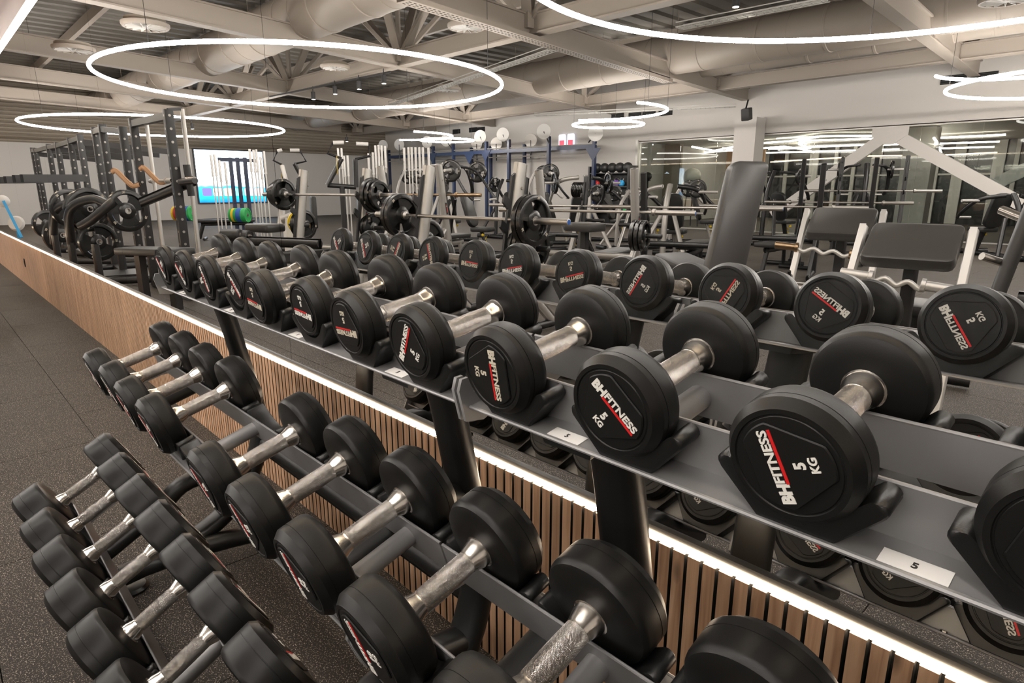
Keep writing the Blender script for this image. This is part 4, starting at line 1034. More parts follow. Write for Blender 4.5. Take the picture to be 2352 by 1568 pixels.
def squat_rack(posts, d, label, top_pairs, name='squat_rack'):
    p0 = at_d(posts[0][0], posts[0][2], d)
    t = thing(name, R(Vector((p0.x, p0.y, 0))), label, 'squat rack', 'squat racks')
    tops = []
    for (x0, y0, x1, y1, dd) in posts:
        a, b = vpost(t, x0, y0, x1, y1, dd, 0.085); tops.append(a)
    for i, j in top_pairs:
        obj('top_beam', MB().bar(R(tops[i]-Vector((0, 0, 0.06))), R(tops[j]-Vector((0, 0, 0.06))), 0.07, 0.07), 'frame_black', t)
    for i, j in top_pairs:
        a = tops[i].copy(); b = tops[j].copy(); a.z = b.z = 0.05
        obj('base_beam', MB().bar(R(a), R(b), 0.08, 0.08), 'frame_black', t)
    return t, tops
t, tops = squat_rack([(388, 252, 425, 600, 7.6), (308, 272, 345, 590, 8.9)], 7.6, 'tall black squat rack whose post is the highest at the left', [(0, 1)])
bar0, bar1 = at_d(418, 250, 7.7), at_d(455, 575, 7.7); bar1.x, bar1.y = bar0.x, bar0.y; bar1.z = 0.15
obj('guide_rod', MB().tube(RX(bar0, bar1), 0.022, 10), 'silver_bright', t)
q0, q1 = at_d(335, 272, 8.8), at_d(370, 560, 8.8); q1.x, q1.y = q0.x, q0.y; q1.z = 0.15
obj('guide_rod', MB().tube(RX(q0, q1), 0.022, 10), 'silver_bright', t)
obj('top_link', MB().bar(R(tops[0]), R(bar0), 0.02, 0.03), 'frame_black', t)
a = at_d(325, 465, 8.2); b = at_d(445, 415, 7.5)
oline(t, 'safety_arm', RX(a, b), 0.06, 0.10, 'frame_black')
obj('handle_sleeve', MB().tube(RX(at_d(428, 378, 7.5), at_d(440, 450, 7.5)), 0.035, 12), 'frame_black', t)
obj('grip', MB().tube(RX(at_d(415, 418, 7.4), at_d(448, 414, 7.2)), 0.035, 12), 'frame_black', t)
obj('bar_end', MB().tube(RX(at_d(430, 411, 7.3), at_d(447, 411, 7.2)), 0.025, 12), 'chrome', t)
for px, py in ((322, 395), (258, 402)):
    c = at_d(px, py, 8.6)
    obj('bar_hook', MB().sweep(oval(0.03, 0.05), [R(q) for q in bez([c+Vector((0, 0, 0.03)), c+Vector((0.05, 0.03, 0.05)), c+Vector((0.13, 0.1, -0.06)), c+Vector((0.19, 0.15, -0.12)), c+Vector((0.26, 0.2, -0.10))], 4)], (0, 0, 1)), 'wood_far', t)
barbell(R(at_d(345, 416, 9.2)), R(at_d(395, 414, 7.6)), 'short bar resting on the hooks of the tall squat rack', 'silver', 'frame_black')
squat_rack([(284, 291, 315, 560, 9.4), (240, 286, 268, 560, 10.2), (224, 293, 250, 560, 11.0)], 9.4, 'black power rack with perforated posts behind the tallest rack', [(0, 1), (1, 2)])
t, tops = squat_rack([(183, 308, 215, 520, 12.5), (163, 317, 190, 520, 13.2), (134, 327, 160, 520, 14.5), (114, 331, 140, 520, 15.5), (84, 340, 110, 520, 17.0), (78, 339, 102, 520, 17.6)], 12.5, 'long black pull-up rig along the left', [(0, 1), (1, 2), (2, 3), (3, 4), (4, 5)])
for i, q in enumerate(tops[:5]):
    obj('side_beam', MB().bar(R(q-Vector((0, 0, 0.12))), R(q+Vector((0.5, 1.2, -0.25))), 0.06, 0.09), 'frame_black', t)
    obj('spotter_arm', MB().bar(R(Vector((q.x, q.y, 1.35))), R(Vector((q.x+0.6, q.y-0.9, 1.33))), 0.06, 0.11), 'frame_black', t)
# plate loaded lever machine with the big wheels
t = thing('plate_loaded_machine', R(at_z(230, 640, 0.00)), 'black plate loaded leg machine at the left with big plates on its lever arms', 'machine')
def ctube(name, pts, r, m='frame_black', n=12): obj(name, MB().tube([R(q) for q in bez([at_d(*q) for q in pts], 5)], r, n), m, t)
ctube('lever_arm', [(165, 560, 9.18), (158, 500, 9.05), (172, 470, 8.93), (215, 457, 8.80), (250, 470, 8.68)], 0.05)
ctube('lever_arm', [(125, 560, 10.42), (123, 500, 10.29), (135, 475, 10.17), (170, 462, 10.04)], 0.05)
ctube('lever_arm', [(185, 520, 8.68), (210, 505, 8.56), (240, 480, 8.43), (262, 462, 8.43)], 0.05)
oline(t, 'leg', RX(at_d(218, 560, 8.56), Vector((at_d(218, 560, 8.56).x, at_d(218, 560, 8.56).y, 0.05))), 0.08, 0.12, 'frame_black', (1, 0, 0))
oline(t, 'leg', RX(at_d(162, 555, 9.18), Vector((at_d(162, 555, 9.18).x, at_d(162, 555, 9.18).y, 0.05))), 0.08, 0.12, 'frame_black', (1, 0, 0))
oline(t, 'leg', RX(at_d(125, 540, 10.29), Vector((at_d(125, 540, 10.29).x, at_d(125, 540, 10.29).y, 0.05))), 0.08, 0.12, 'frame_black', (1, 0, 0))
for (x0, y0, x1, y1) in ((175, 583, 350, 585), (180, 600, 360, 600), (235, 615, 365, 605), (250, 645, 370, 640), (170, 565, 340, 570)):
    a, b = at_z(x0, y0, 0.06), at_z(x1, y1, 0.06); oline(t, 'base_beam', RX(a, b), 0.07, 0.09, 'frame_black')
pl0 = at_z(235, 622, 0.06); pl1 = at_z(320, 640, 0.06)
obj('foot_plate', MB().prism(rrect(0.7, 0.5, 0.04), R((pl0+pl1)/2+Vector((0, 0, 0.02))), (1, 0.2, 0), (-0.2, 1, 0), 0.015), 'vinyl_dark', t)
AX = Vector((0.93, 0.30, 0)).normalized()
for i, (px, py, hh, dd, l) in enumerate(((292, 484, 78, 8.56, 'largest, right of the lever arms'), (205, 480, 78, 9.18, 'top middle of the lever arms'), (197, 484, 78, 9.30, 'behind the top middle one'), (162, 478, 74, 10.29, 'upper left on the lever arms'), (226, 555, 70, 9.00, 'low in front on the machine'), (143, 540, 66, 11.00, 'low left on the machine'), (110, 515, 50, 11.66, 'farthest left, low on the machine'))):
    c = at_d(px, py, dd); plate(R(c), dirR(AX), 'big black wheel-like plate on the leg machine, '+l, min(0.25, hh*dd/1431/2*1.02), 0.05, group='plates on the leg machine')
t2 = thing('flat_bench', R(at_z(310, 600, 0)), 'black flat bench standing among the machines at the left', 'weight bench', 'flat benches')
a, b = at_d(318, 570, 7.4), at_d(390, 572, 7.0); dv = (b-a).normalized(); sx_ = Vector((-dv.y, dv.x, 0))
EX, EY = dirR(dv), dirR(sx_); 
if EX.cross(EY).z < 0: EY = -EY
obj('pad', MB().pad(R((a+b)/2-Vector((0, 0, 0.06))), EX, EY, 0.9, 0.28, 0.07, 0.04), 'vinyl_dark', t2)
for q in (a, b): obj('leg', MB().bar(R(q-Vector((0, 0, 0.06))), R(Vector((q.x, q.y, 0.02))), 0.06, 0.2, (1, 0, 0)), 'frame_black', t2)
# wooden rings / blue rope object at far left edge
t2 = thing('balance_trainer', R(at_z(25, 560, 0)), 'blue and white suspension trainer hanging at the far left edge', 'trainer')
obj('strap', MB().sweep(rect(0.05, 0.012), RX(at_d(2, 450, 17.5), at_d(50, 545, 16.5)), (1, 0, 0)), 'sky_blue', t2)
obj('ball', MB().sphere(R(at_d(6, 462, 17.5)), 0.13), 'disc_white', t2)
obj('disc', MB().lathe([(-0.05, 0.13), (0.0, 0.16), (0.05, 0.13)], R(at_d(38, 513, 17.0)), (0.8, 0.5, 0.2), 24), 'disc_white', t2)
obj('stand', MB().tube(RX(at_d(38, 515, 17.0), Vector((at_d(38, 515, 17.0).x, at_d(38, 515, 17.0).y, 0.0))), 0.03, 10), 'sky_blue', t2)

# ---- coloured bumper plates, flat benches, far left centre
def bumper_row(px0, px1, py, d, cols, label, hh):
    n = len(cols)
    for i, c_ in enumerate(cols):
        px = px0+(px1-px0)*i/(n-1); c = at_d(px, py, d+0.9-0.9*i/(n-1)*1.0)
        plate(R(c), dirR(Vector((0.75, 0.66, 0))), '%s bumper plate in the %s, %s from its left' % (c_.replace('_', ' '), label, ORD[i]), hh*d/1431/2, 0.05, c_, 'bumper plates', False)
bumper_row(404, 440, 490, 15.0, ['yellow', 'red', 'blue', 'red', 'plate_black', 'blue', 'green'], 'left colourful row', 30)
bumper_row(534, 567, 494, 13.5, ['green', 'yellow', 'green', 'blue', 'blue', 'green', 'green'], 'right colourful row', 30)
plate(R(at_d(690, 511, 8.7)), dirR(Vector((0.9, -0.3, 0))), 'single yellow bumper plate beside the silver press station', 0.16, 0.06, 'yellow', 'bumper plates', False)
def flat_bench(x0, y0, x1, y1, d0, d1, label, wdt=0.28):
    a, b = at_z(x0, y0, 0.47), at_z(x1, y1, 0.47); dv = (b-a); dv.z = 0; L = dv.length; dv.normalize(); sx_ = Vector((-dv.y, dv.x, 0)); zt = (a.z+b.z)/2
    t = thing('flat_bench', R(Vector(((a.x+b.x)/2, (a.y+b.y)/2, 0))), label, 'weight bench', 'flat benches')
    EX, EY = dirR(dv), dirR(sx_)
    if EX.cross(EY).z < 0: EY = -EY
    m_ = (a+b)/2; m_.z = zt-0.06
    obj('pad', MB().pad(R(m_), EX, EY, L, wdt, 0.06, 0.05), 'vinyl_dark', t)
    for q, k in ((a, 0.12), (b, -0.12)):
        q2 = q+dv*L*k; oline(t, 'leg', RX(Vector((q2.x, q2.y, zt-0.08)), Vector((q2.x-dv.x*k, q2.y-dv.y*k, 0.04))), 0.06, 0.08, 'frame_black', dirR(dv))
        oline(t, 'foot', RX(Vector((q2.x, q2.y, 0.035))-sx_*0.25, Vector((q2.x, q2.y, 0.035))+sx_*0.25), 0.06, 0.06, 'frame_black')
    oline(t, 'beam', RX(Vector((a.x, a.y, zt-0.1))+dv*0.1, Vector((b.x, b.y, zt-0.1))-dv*0.1), 0.06, 0.08, 'frame_black')
    return t
flat_bench(450, 505, 585, 503, 10.6, 10.0, 'black flat bench in front of the colourful bumper plates')
flat_bench(1752, 558, 1845, 545, 5.6, 6.4, 'black flat bench right of the upright grey bench')
# leg extension bench with rollers
t = thing('decline_bench', R(at_z(600, 590, 0)), 'black decline bench with round foam rollers in front of the bumper plates', 'weight bench')
a, b = at_d(580, 528, 8.6), at_d(640, 537, 8.2); dv = (b-a); dv.z = 0; dv.normalize(); sx_ = Vector((-dv.y, dv.x, 0)); EX, EY = dirR(dv), dirR(sx_)
if EX.cross(EY).z < 0: EY = -EY
obj('pad', MB().pad(R((a+b)/2), EX, EY, 0.45, 0.30, 0.10, 0.05, 0.03), 'vinyl', t)
for (px, py) in ((532, 540), (552, 543)):
    c = at_d(px, py, 8.2); obj('foam_roller', MB().lathe([(-0.12, 0.03), (-0.12, 0.065), (-0.11, 0.075), (0.11, 0.075), (0.12, 0.065), (0.12, 0.03)], R(c), dirR(Vector((0.8, 0.6, 0))), 20), 'vinyl_dark', t)
    obj('roller_cap', MB().lathe([(0.12, 0.032), (0.135, 0.03), (0.137, 0.001)], R(c), dirR(Vector((0.8, -0.2, 0)) if False else Vector((0.8, 0.6, 0)))), 'chrome', t)
oline(t, 'frame_beam', RX(at_d(560, 552, 8.2), at_d(735, 560, 7.0)), 0.07, 0.11, 'frame_black')
oline(t, 'leg', RX(at_d(600, 545, 8.3), Vector((at_d(600, 545, 8.3).x, at_d(600, 545, 8.3).y, 0.03))), 0.06, 0.1, 'frame_black', (1, 0, 0))
oline(t, 'foot', RX(at_z(545, 590, 0.04), at_z(640, 600, 0.04)), 0.06, 0.07, 'frame_black')
# barbell storage stand before the screen
def bar_stand(items, d, label, short):
    c0 = at_d(items[0][0], items[0][1], d); c1 = at_d(items[-1][0], items[-1][1], d)
    t = thing('barbell_stand', R(Vector(((c0.x+c1.x)/2, (c0.y+c1.y)/2, 0))), label, 'bar stand', 'barbell stands')
    a = Vector((c0.x, c0.y, 0.06)); b = Vector((c1.x, c1.y, 0.06))
    obj('base', MB().bar(R(a), R(b), 0.3, 0.1), 'frame_black', t)
    for i, it in enumerate(items):
        px, py = it[:2]; p = at_d(px, py, d+it[2] if len(it) > 2 else d); z0 = p.z
        e = thing('barbell', R(Vector((p.x, p.y, 0.1))), 'upright barbell, %s from left in the %s' % (ORD[i], short), 'barbell', 'barbells standing upright')
        obj('sleeve', MB().lathe([(0, 0.024), (0.42, 0.024), (0.425, 0.029), (0.45, 0.029)], R(p), (0, 0, -1), 10), 'silver_bright', e)
        obj('shaft', MB().tube(RX(p-Vector((0, 0, 0.45)), Vector((p.x, p.y, 0.12))), 0.015, 8), 'silver_bright', e)
    return t
bar_stand([(484, 355), (492, 354), (503, 368), (516, 372)], 15.0, 'black stand of barbells left in front of the screen', 'stand before the screen, left one')
bar_stand([(573, 342), (582, 344), (588, 343), (598, 360), (606, 347)], 14.2, 'black stand of barbells right in front of the screen', 'stand before the screen, right one')
bar_stand([(776, 340), (784, 340), (790, 358), (798, 357)], 15.0, 'black stand of barbells behind the pull-up handles', 'stand behind the bent grips')
bar_stand([(846, 352), (856, 350), (862, 334), (869, 333), (876, 334), (884, 335)], 14.0, 'black stand of barbells left of the training rig', 'stand left of the training rig')
bar_stand([(928, 339), (938, 338), (945, 338), (954, 338), (963, 338), (971, 338), (984, 339)], 13.0, 'black stand of barbells against the left of the training rig', 'stand against the training rig')
# dark storage rig before the screen
t = thing('storage_rig', R(at_d(540, 470, 16.5)-Vector((0, 0, at_d(540, 470, 16.5).z))), 'dark blue upright storage rig silhouetted against the screen', 'rig')
for px in (533, 549, 566):
    a, b = at_d(px-3, 362, 16.5), at_d(px+6, 480, 16.5); a.x = b.x = (a.x+b.x)/2; a.y = b.y = (a.y+b.y)/2; b.z = 0.0
    obj('post', MB().bar(R(b), R(a), 0.07, 0.07, (1, 0, 0)), 'navy', t)
obj('top_beam', MB().bar(R(at_d(500, 366, 16.5)), R(at_d(590, 369, 16.5)), 0.08, 0.08), 'navy', t)
oline(t, 'base_beam', RX(at_z(530, 512, 0.05), at_z(580, 512, 0.05)), 0.08, 0.1, 'navy')
# ---- lever machines with bent grips (left centre)
def grip_machine(d, l, r, gl_, gr_, post_l, post_r, label):
    """l/r: lower arm ends, gl/gr: grip segments (pairs of px), post: top of the arms"""
    p = at_d(*post_l[1], d); t = thing('lever_press_machine', R(Vector((p.x, p.y, 0))), label, 'machine', 'lever press machines')
    for (top, low), (g0, g1), bend in ((post_l, gl_, l), (post_r, gr_, r)):
        oline(t, 'lever_arm', [R(q) for q in bez([at_d(*top, d), at_d((top[0]*2+low[0])/3, (top[1]*2+low[1])/3, d), at_d(*low, d)], 4)], 0.07, 0.10, 'frame_black', (1, 0, 0))
        obj('bent_bar', MB().tube([R(at_d(*q, d)) for q in (top, bend, g0)], 0.022, 10), 'frame_black', t)
        obj('grip', MB().tube(RX(at_d(*g0, d), at_d(*g1, d)), 0.03, 12), 'disc_white', t)
    a = at_d(*post_l[1], d); b = at_d(*post_r[1], d); m_ = (a+b)/2
    oline(t, 'main_post', RX(m_, Vector((m_.x, m_.y, 0.05))), 0.08, 0.10, 'frame_black', (1, 0, 0))
    oline(t, 'base_beam', RX(Vector((m_.x-0.7, m_.y-0.2, 0.05)), Vector((m_.x+0.7, m_.y+0.2, 0.05))), 0.08, 0.09, 'frame_black')
    oline(t, 'cross_tube', RX(a, b), 0.05, 0.07, 'frame_black')
    dv = Vector((0.3, 0.95, 0)); c = m_+dv*0.25; c.z = 0.75
    obj('back_pad', MB().pad(R(c), (1, 0.3, 0), (0, 0, 1), 0.30, 0.6, 0.08, 0.06, 0.02), 'vinyl_dark', t)
    obj('warning_sticker', MB().prism(rect(0.05, 0.28), R(at_d((post_l[0][0]*3+post_l[1][0])/4-3, (post_l[0][1]*3+post_l[1][1])/4, d-0.06)), (1, 0.4, 0), (0.1, 0, 1), 0.004), 'yellow', t)
    return t
grip_machine(10.5, (752, 352), (850, 358), ((765, 328), (790, 327)), ((846, 331), (818, 330)), ((785, 364), (752, 425)), ((816, 366), (818, 430)), 'black lever machine with tall bent grips behind the silver press station')
grip_machine(12.5, (628, 368), (703, 370), ((637, 347), (648, 344)), ((688, 345), (666, 345)), ((648, 378), (655, 450)), ((676, 376), (705, 430)), 'black lever machine with bent grips left of the mirror seam')
t = thing('curved_frame_machine', R(at_z(665, 540, 0)), 'grey curved tube machine with yellow details beside the yellow plate', 'machine')
ctube('curved_tube', [(650, 420, 9.3), (672, 445, 9.2), (685, 470, 9.1), (675, 492, 9.0), (645, 505, 9.0)], 0.05, 'silver')
ctube('curved_tube', [(652, 440, 9.4), (648, 480, 9.4), (645, 530, 9.3)], 0.05, 'silver')
ctube('peg', [(640, 440, 9.0), (685, 447, 8.8)], 0.025, 'silver_bright')
ctube('lever', [(648, 380, 9.6), (660, 420, 9.5), (685, 440, 9.3)], 0.03, 'silver')
obj('post', MB().bar(R(at_d(660, 500, 9.0)), R(Vector((at_d(660, 500, 9.0).x, at_d(660, 500, 9.0).y, 0.02))), 0.1, 0.1, (1, 0, 0)), 'disc_white', t)
obj('yellow_knob', MB().sphere(R(at_d(669, 432, 9.2)), 0.05, 10, 6), 'yellow', t)
# ---- training rig (navy) with white discs
YR = 15.6
def rigp(px, py): return at_y(px, py, YR)
t = thing('training_rig', R(rigp(1130, 400).x, YR, 0), 'long navy steel training rig with pull-up bars before the white wall', 'rig')
for px, py, dy in ((893, 345, 0.6), (995, 336, 0), (1041, 331, 0), (1083, 339, 1.1), (1117, 325, 0), (1127, 336, 1.1), (1169, 320, 0), (1205, 331, 1.1), (1261, 313, -0.3), (1366, 318, 0)):
    a = at_y(px, py, YR+dy); obj('post', MB().bar(R(a.x, a.y, 0), R(a), 0.10, 0.10, (1, 0, 0)), 'navy', t)
pa, pb = rigp(893, 360), rigp(1366, 338)
for dy, dz in ((0, 0), (1.1, -0.05)):
    obj('top_beam', MB().bar(R(at_y(893, 361, YR+dy)), R(at_y(1366, 336, YR+dy)), 0.09, 0.12), 'navy', t)
obj('pull_up_bar', MB().tube(RX(at_y(893, 352, YR), at_y(1370, 331, YR)), 0.02, 8), 'silver', t)
obj('pull_up_bar', MB().tube(RX(at_y(893, 371, YR+0.5), at_y(1250, 357, YR+0.5)), 0.02, 8), 'silver', t)
for px, py in ((1080, 352), (1117, 345), (995, 352), (1365, 340)):
    a = rigp(px, py); obj('corner_gusset', MB().prism([(-0.3, 0), (0.3, 0), (0, -0.4)], R(a)+Vector((0, 0.06, 0)), (1, 0, 0), (0, 0, 1), 0.01), 'navy', t)
for i, (px, py, w_, dy, arm) in enumerate(((880, 334, 14, 0, 0), (917, 332, 14, 0, 0), (981, 326, 14, 0, (993, 344)), (1025, 322, 13, 0, (1040, 345)), (1103, 314, 17, 0, (1116, 343)), (1155, 309, 19, 0, (1168, 338)), (1249, 302, 22, -0.4, (1262, 330)), (1368, 306, 20, 0, (1352, 327)), (1095, 330, 15, 1.2, 0), (1140, 330, 15, 1.2, 0), (1219, 322, 18, 1.2, 0))):
    c = at_y(px, py, YR+dy-0.12); r_ = 0.235
    e = thing('target_disc', R(c), 'round %s wall-ball target disc on the training rig, %s from the left' % ('white' if i < 8 else 'grey rear', ORD[i if i < 8 else i-8]), 'target disc', 'target discs')
    obj('disc', MB().lathe([(-0.012, 0.001), (-0.012, r_-0.004), (-0.008, r_), (0.008, r_), (0.012, r_-0.004), (0.012, 0.001)], R(c), (0.45, 0.9, 0), 32), 'disc_white' if i < 8 else 'silver', e)
    if arm: obj('arm', MB().tube([R(c), R(at_y(*arm, YR+dy))], 0.022, 8), 'frame_black', e)
    else: obj('arm', MB().tube([R(c), R(c-Vector((0, 0, 0.62)))], 0.022, 8), 'frame_black', e)
# scoreboard
c = at_y(1302, 326, YF-0.05); t = thing('timer_display', R(c), 'red and white digital timer display on the far wall', 'display')
mat('digits', (0, 0, 0), 0.5, emit=(1.0, 0.05, 0.08), estr=2.5); mat('display_white', (0, 0, 0), 0.5, emit=(0.85, 0.85, 1.0), estr=1.6)
for s_ in (-1, 1):
    obj('panel', MB().prism(rrect(0.30, 0.52, 0.05), R(c)+Vector((s_*0.20, 0.0, 0)), (-1, 0, 0), (0, 0, 1), 0.04), 'display_white', t)
    obj('digit_block', MB().prism(rect(0.22, 0.22), R(c)+Vector((s_*0.20, 0.04, -0.05)), (-1, 0, 0), (0, 0, 1), 0.004), 'digits', t)
# ---- medicine balls and kettlebells
YM = 15.9
t = thing('ball_rack', R(at_y(1410, 430, YM).x, YM, 0), 'black storage rack of balls and kettlebells by the far wall', 'rack')
x0, x1 = at_y(1362, 400, YM).x, at_y(1452, 400, YM).x
for z in (0.45, 1.22, 1.62): obj('shelf', MB().box(R(x0, YM-0.2, z), R(x1, YM+0.25, z+0.03)), 'frame_black', t)
for x in (x0, x1): obj('side_frame', MB().box(R(x-0.03, YM-0.2, 0), R(x+0.03, YM+0.25, 1.85)), 'frame_black', t)
obj('back_panel', MB().box(R(x0, YM+0.22, 0.1), R(x1, YM+0.25, 1.65)), 'vinyl_dark', t)
for i in range(5):
    x = x0+(x1-x0)*(0.11+0.195*i)
    tag(obj('medicine_ball', MB().sphere(R(x, YM, 1.65+0.15), 0.15), 'ball_black'), 'black medicine ball on the top shelf by the far wall, %s from left' % ORD[i], 'ball', 'medicine balls')
kb = [('sky_blue', 1404), ('purple', 1416), ('sky_blue', 1428), ('red', 1371), ('green', 1440)]
for i, (c_, px) in enumerate(kb):
    x = at_y(px, 420, YM).x; z = 1.25 if i < 4 else 0.48
    e = thing('kettlebell', R(x, YM, z), '%s kettlebell on the shelf under the medicine balls%s' % (c_.replace('_', ' '), (', left one', '', ', right one', '', '')[i]), 'kettlebell', 'kettlebells')
    obj('body', MB().lathe([(0.0, 0.001), (0.0, 0.05), (0.03, 0.085), (0.09, 0.095), (0.15, 0.07), (0.18, 0.03), (0.181, 0.001)], R(x, YM, z), (0, 0, 1), 18), c_, e)
    obj('handle', MB().tube([R(q) for q in bez([(x-0.05, YM, z+0.15), (x-0.065, YM, z+0.22), (x, YM, z+0.255), (x+0.065, YM, z+0.22), (x+0.05, YM, z+0.15)], 4)], 0.015, 8), 'chrome', e)
# ball and stands behind the glass
e = tag(obj('exercise_ball', MB().sphere(R(at_y(1590, 406, YF+1.2)), 0.28, 24, 14), 'ball_silver'), 'large silver exercise ball behind the glass partition', 'ball')
obj_ = thing('ball_stand', R(at_y(1590, 440, YF+1.2).x, YF+1.2, 0), 'dark stand carrying the silver exercise ball', 'stand')
cx_ = at_y(1590, 440, YF+1.2); obj('ring', MB().lathe([(0, 0.2), (0.03, 0.21), (0.03, 0.17), (0, 0.17), (0, 0.2)], R(cx_.x, YF+1.2, 1.19-0.08), (0, 0, 1), 20), 'frame_black', obj_)
for a in (0, 2.1, 4.2): obj('leg', MB().tube([R(cx_.x+0.19*math.cos(a), YF+1.2+0.19*math.sin(a), 1.12), R(cx_.x+0.26*math.cos(a), YF+1.2+0.26*math.sin(a), 0)], 0.02, 8), 'frame_black', obj_)
e = tag(obj('exercise_ball', MB().sphere(R(at_y(1488, 405, YF+0.9)), 0.135, 20, 12), 'ball_black'), 'black ball on a stand behind the left end of the glazing', 'ball')
st_ = thing('ball_stand', R(at_y(1488, 405, YF+0.9).x, YF+0.9, 0), 'slim stand carrying the black ball behind the glazing', 'stand')
cx_ = at_y(1488, 405, YF+0.9)
obj('cup', MB().lathe([(0, 0.10), (0.02, 0.11), (0.02, 0.001)], R(cx_.x, YF+0.9, cx_.z-0.15), (0, 0, 1), 16), 'frame_black', st_); obj('pole', MB().tube([R(cx_.x, YF+0.9, cx_.z-0.15), R(cx_.x, YF+0.9, 0.02)], 0.03, 8), 'frame_black', st_); obj('base', MB().lathe([(0, 0.25), (0.02, 0.24), (0.03, 0.05)], R(cx_.x, YF+0.9, 0), (0, 0, 1), 16), 'frame_black', st_)
# ---- generic plate loaded machines in the middle distance
def press_machine(px, py, d, yaw, label, fm='silver', h=1.5, sticker=True, plates=True, back=True):
    g = at_d(px, py, d); o = Vector((g.x, g.y, 0)); u = Vector((math.cos(yaw), math.sin(yaw), 0)); n = Vector((-u.y, u.x, 0))
    def P(a, b, z): return R(o+u*a+n*b+Vector((0, 0, z)))
    t = thing('plate_loaded_machine', R(o), label, 'machine', 'plate loaded machines')
    def pipe(name, pts, m=fm, w_=0.06, hh=0.09): oline(t, name, bez(pts, 4) if len(pts) > 2 else pts, w_, hh, m, dirR(n) if abs((pts[-1]-pts[0]).normalized().z) > 0.6 else (0, 0, 1))
    pipe('base_beam', [P(-0.8, 0, 0.05), P(0.8, 0, 0.05)], 'frame_black'); pipe('base_foot', [P(-0.75, -0.45, 0.045), P(-0.75, 0.45, 0.045)], 'frame_black'); pipe('base_foot', [P(0.7, -0.5, 0.045), P(0.7, 0.5, 0.045)], 'frame_black')
    pipe('main_post', [P(-0.55, 0, 0.08), P(-0.5, 0, h*0.7), P(-0.3, 0, h)])
    pipe('front_post', [P(0.35, 0, 0.08), P(0.22, 0, 0.45)])
    if back:
        bp = R(o+u*0.02+Vector((0, 0, 0.82))); EX, EY = dirR(n), (Vector((0, 0, 1))*0.95-dirR(u)*0.3).normalized()
        obj('back_pad', MB().pad(bp, EX, EY, 0.34, 0.62, 0.08, 0.12, 0.02), 'vinyl_dark', t)
    SX, SY = dirR(n), dirR(u)
    if SX.cross(SY).z < 0: SX = -SX
    obj('seat_pad', MB().pad(R(o+u*0.25+Vector((0, 0, 0.43))), SX, SY, 0.36, 0.38, 0.08, 0.08, 0.02), 'vinyl_dark', t)
    for s_ in (-1, 1):
        pipe('lever_arm', [P(-0.3, s_*0.12, h-0.03), P(-0.1, s_*0.42, h-0.1), P(0.15, s_*0.5, h*0.72), P(0.3, s_*0.46, h*0.62)], fm if s_ > 0 else 'frame_black', 0.05, 0.07)
        obj('grip', MB().tube([P(0.3, s_*0.46, h*0.62), P(0.3, s_*0.22, h*0.62)], 0.02, 10), 'silver_bright', t)
        obj('plate_peg', MB().tube([P(-0.1, s_*0.42, h-0.12), P(-0.1, s_*0.72, h-0.12)], 0.024, 10), 'silver_bright', t)
        pipe('side_brace', [P(-0.7, s_*0.4, 0.08), P(-0.35, s_*0.1, h*0.62)], fm, 0.05, 0.07)
        if plates: plate(P(-0.1, s_*0.50, h-0.12), dirR(n), 'black plate on the %s arm of the %s' % ('left' if s_ > 0 else 'right', ' '.join(label.split()[:8])), 0.19, 0.045, group='plates on machines')
    if sticker:
        for k in range(3): obj('warning_stripe', MB().prism([(0, 0), (0.05, 0.03), (0.05, 0.06), (0, 0.03)], P(0.33, -0.06, 0.14+0.075*k), dirR(n), (0, 0, 1), 0.004), 'yellow', t)
        obj('knob', MB().sphere(P(0.3, -0.1, 0.38), 0.03, 10, 6), 'yellow', t)
    return t
press_machine(1080, 490, 11.5, 0.4, 'black lever row machine with curved arm left of centre', 'frame_black', 1.6)
press_machine(1030, 475, 14.0, 2.2, 'silver chest machine before the training rig', 'silver', 1.7, plates=False)
press_machine(1265, 490, 13.6, 0.9, 'grey shoulder machine high behind the dark station', 'silver', 1.6)
press_machine(1330, 500, 11.6, 2.6, 'grey cable machine loaded with a drum of plates', 'silver', 1.4)
press_machine(1400, 480, 14.5, 0.3, 'black seated machine below the medicine balls', 'frame_black', 1.2)
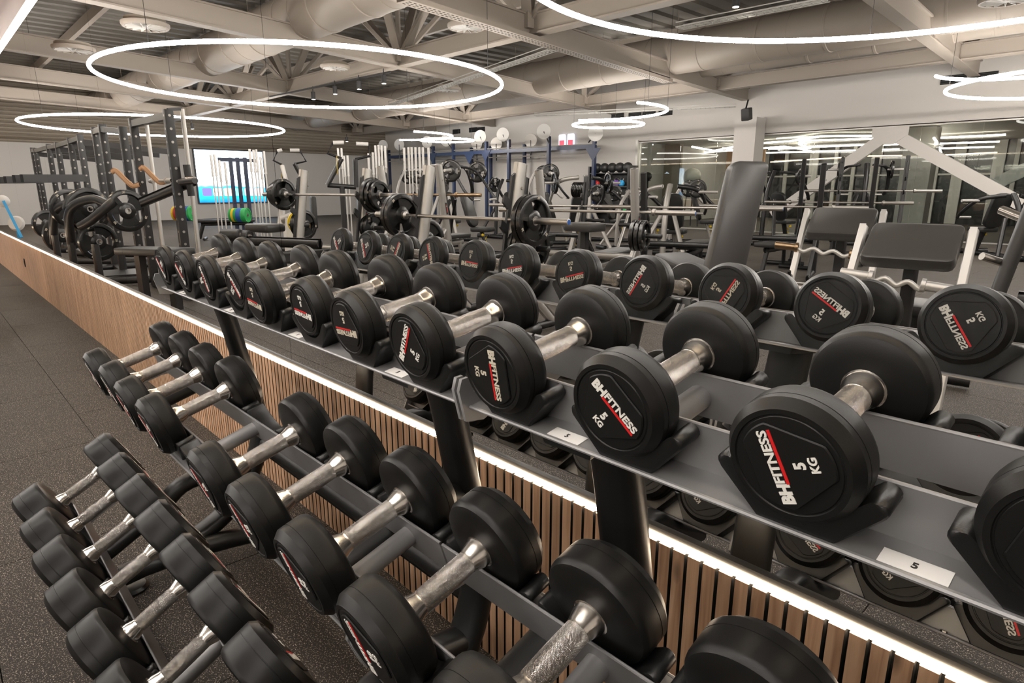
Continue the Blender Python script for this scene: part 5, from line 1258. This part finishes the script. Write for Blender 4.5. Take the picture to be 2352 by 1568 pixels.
press_machine(1475, 500, 12.8, 1.1, 'grey leg machine with a dark pad near the glazing', 'silver', 1.15, plates=False)
press_machine(1545, 500, 11.0, 1.9, 'grey leg machine with tall dark pad near the glazing', 'silver', 1.25, plates=False)
press_machine(1600, 480, 14.5, 0.7, 'grey tubular machine below the silver exercise ball', 'silver', 1.3)
press_machine(1790, 480, 15.0, 1.4, 'dark machine just right of the pale column', 'frame_black', 1.55)
press_machine(1975, 470, 16.0, 2.0, 'dark cable machine before the glazing', 'frame_black', 1.7)
press_machine(1175, 480, 16.0, 1.6, 'black machine with wide arms before the training rig', 'frame_black', 1.4)
press_machine(960, 480, 16.0, 1.2, 'grey machine behind the heavily loaded barbell', 'silver', 1.6)
press_machine(2290, 480, 14.0, 2.4, 'black roller pad machine at the right', 'frame_black', 1.1, plates=False)
# drums of plates
for k in range(9):
    c = at_d(1320, 436, 10.2)+Vector((0.97, 0.22, 0))*0.028*k; plate(R(c), dirR(Vector((0.97, 0.22, 0))), 'black plate in the drum on the grey cable machine, %s from the left' % ORD[k], 0.12, 0.02, group='plates in the drum', holes=False)
e = thing('padded_stand', R(at_z(1340, 600, 0)), 'small dark textured pad on a post right of the front barbell end', 'padded stand')
a, b = at_d(1305, 512, 6.4), at_d(1385, 516, 6.1); dv = (b-a); dv.z = 0; dv.normalize(); sx_ = Vector((-dv.y, dv.x, 0)); EX, EY = dirR(dv), dirR(sx_)
if EX.cross(EY).z < 0: EY = -EY
obj('pad', MB().pad(R((a+b)/2-Vector((0, 0, 0.07))), EX, EY, 0.34, 0.26, 0.08, 0.03, 0.012), 'vinyl', e)
for q in (0.0,):
    m_ = (a+b)/2+sx_*q; obj('leg', MB().bar(R(Vector((m_.x, m_.y, (a.z+b.z)/2-0.08))), R(Vector((m_.x, m_.y, 0.02))), 0.06, 0.06, (1, 0, 0)), 'frame_black', e); oline(e, 'foot', RX(Vector((m_.x, m_.y, 0.03))-dv*0.22, Vector((m_.x, m_.y, 0.03))+dv*0.22), 0.05, 0.05, 'frame_black')
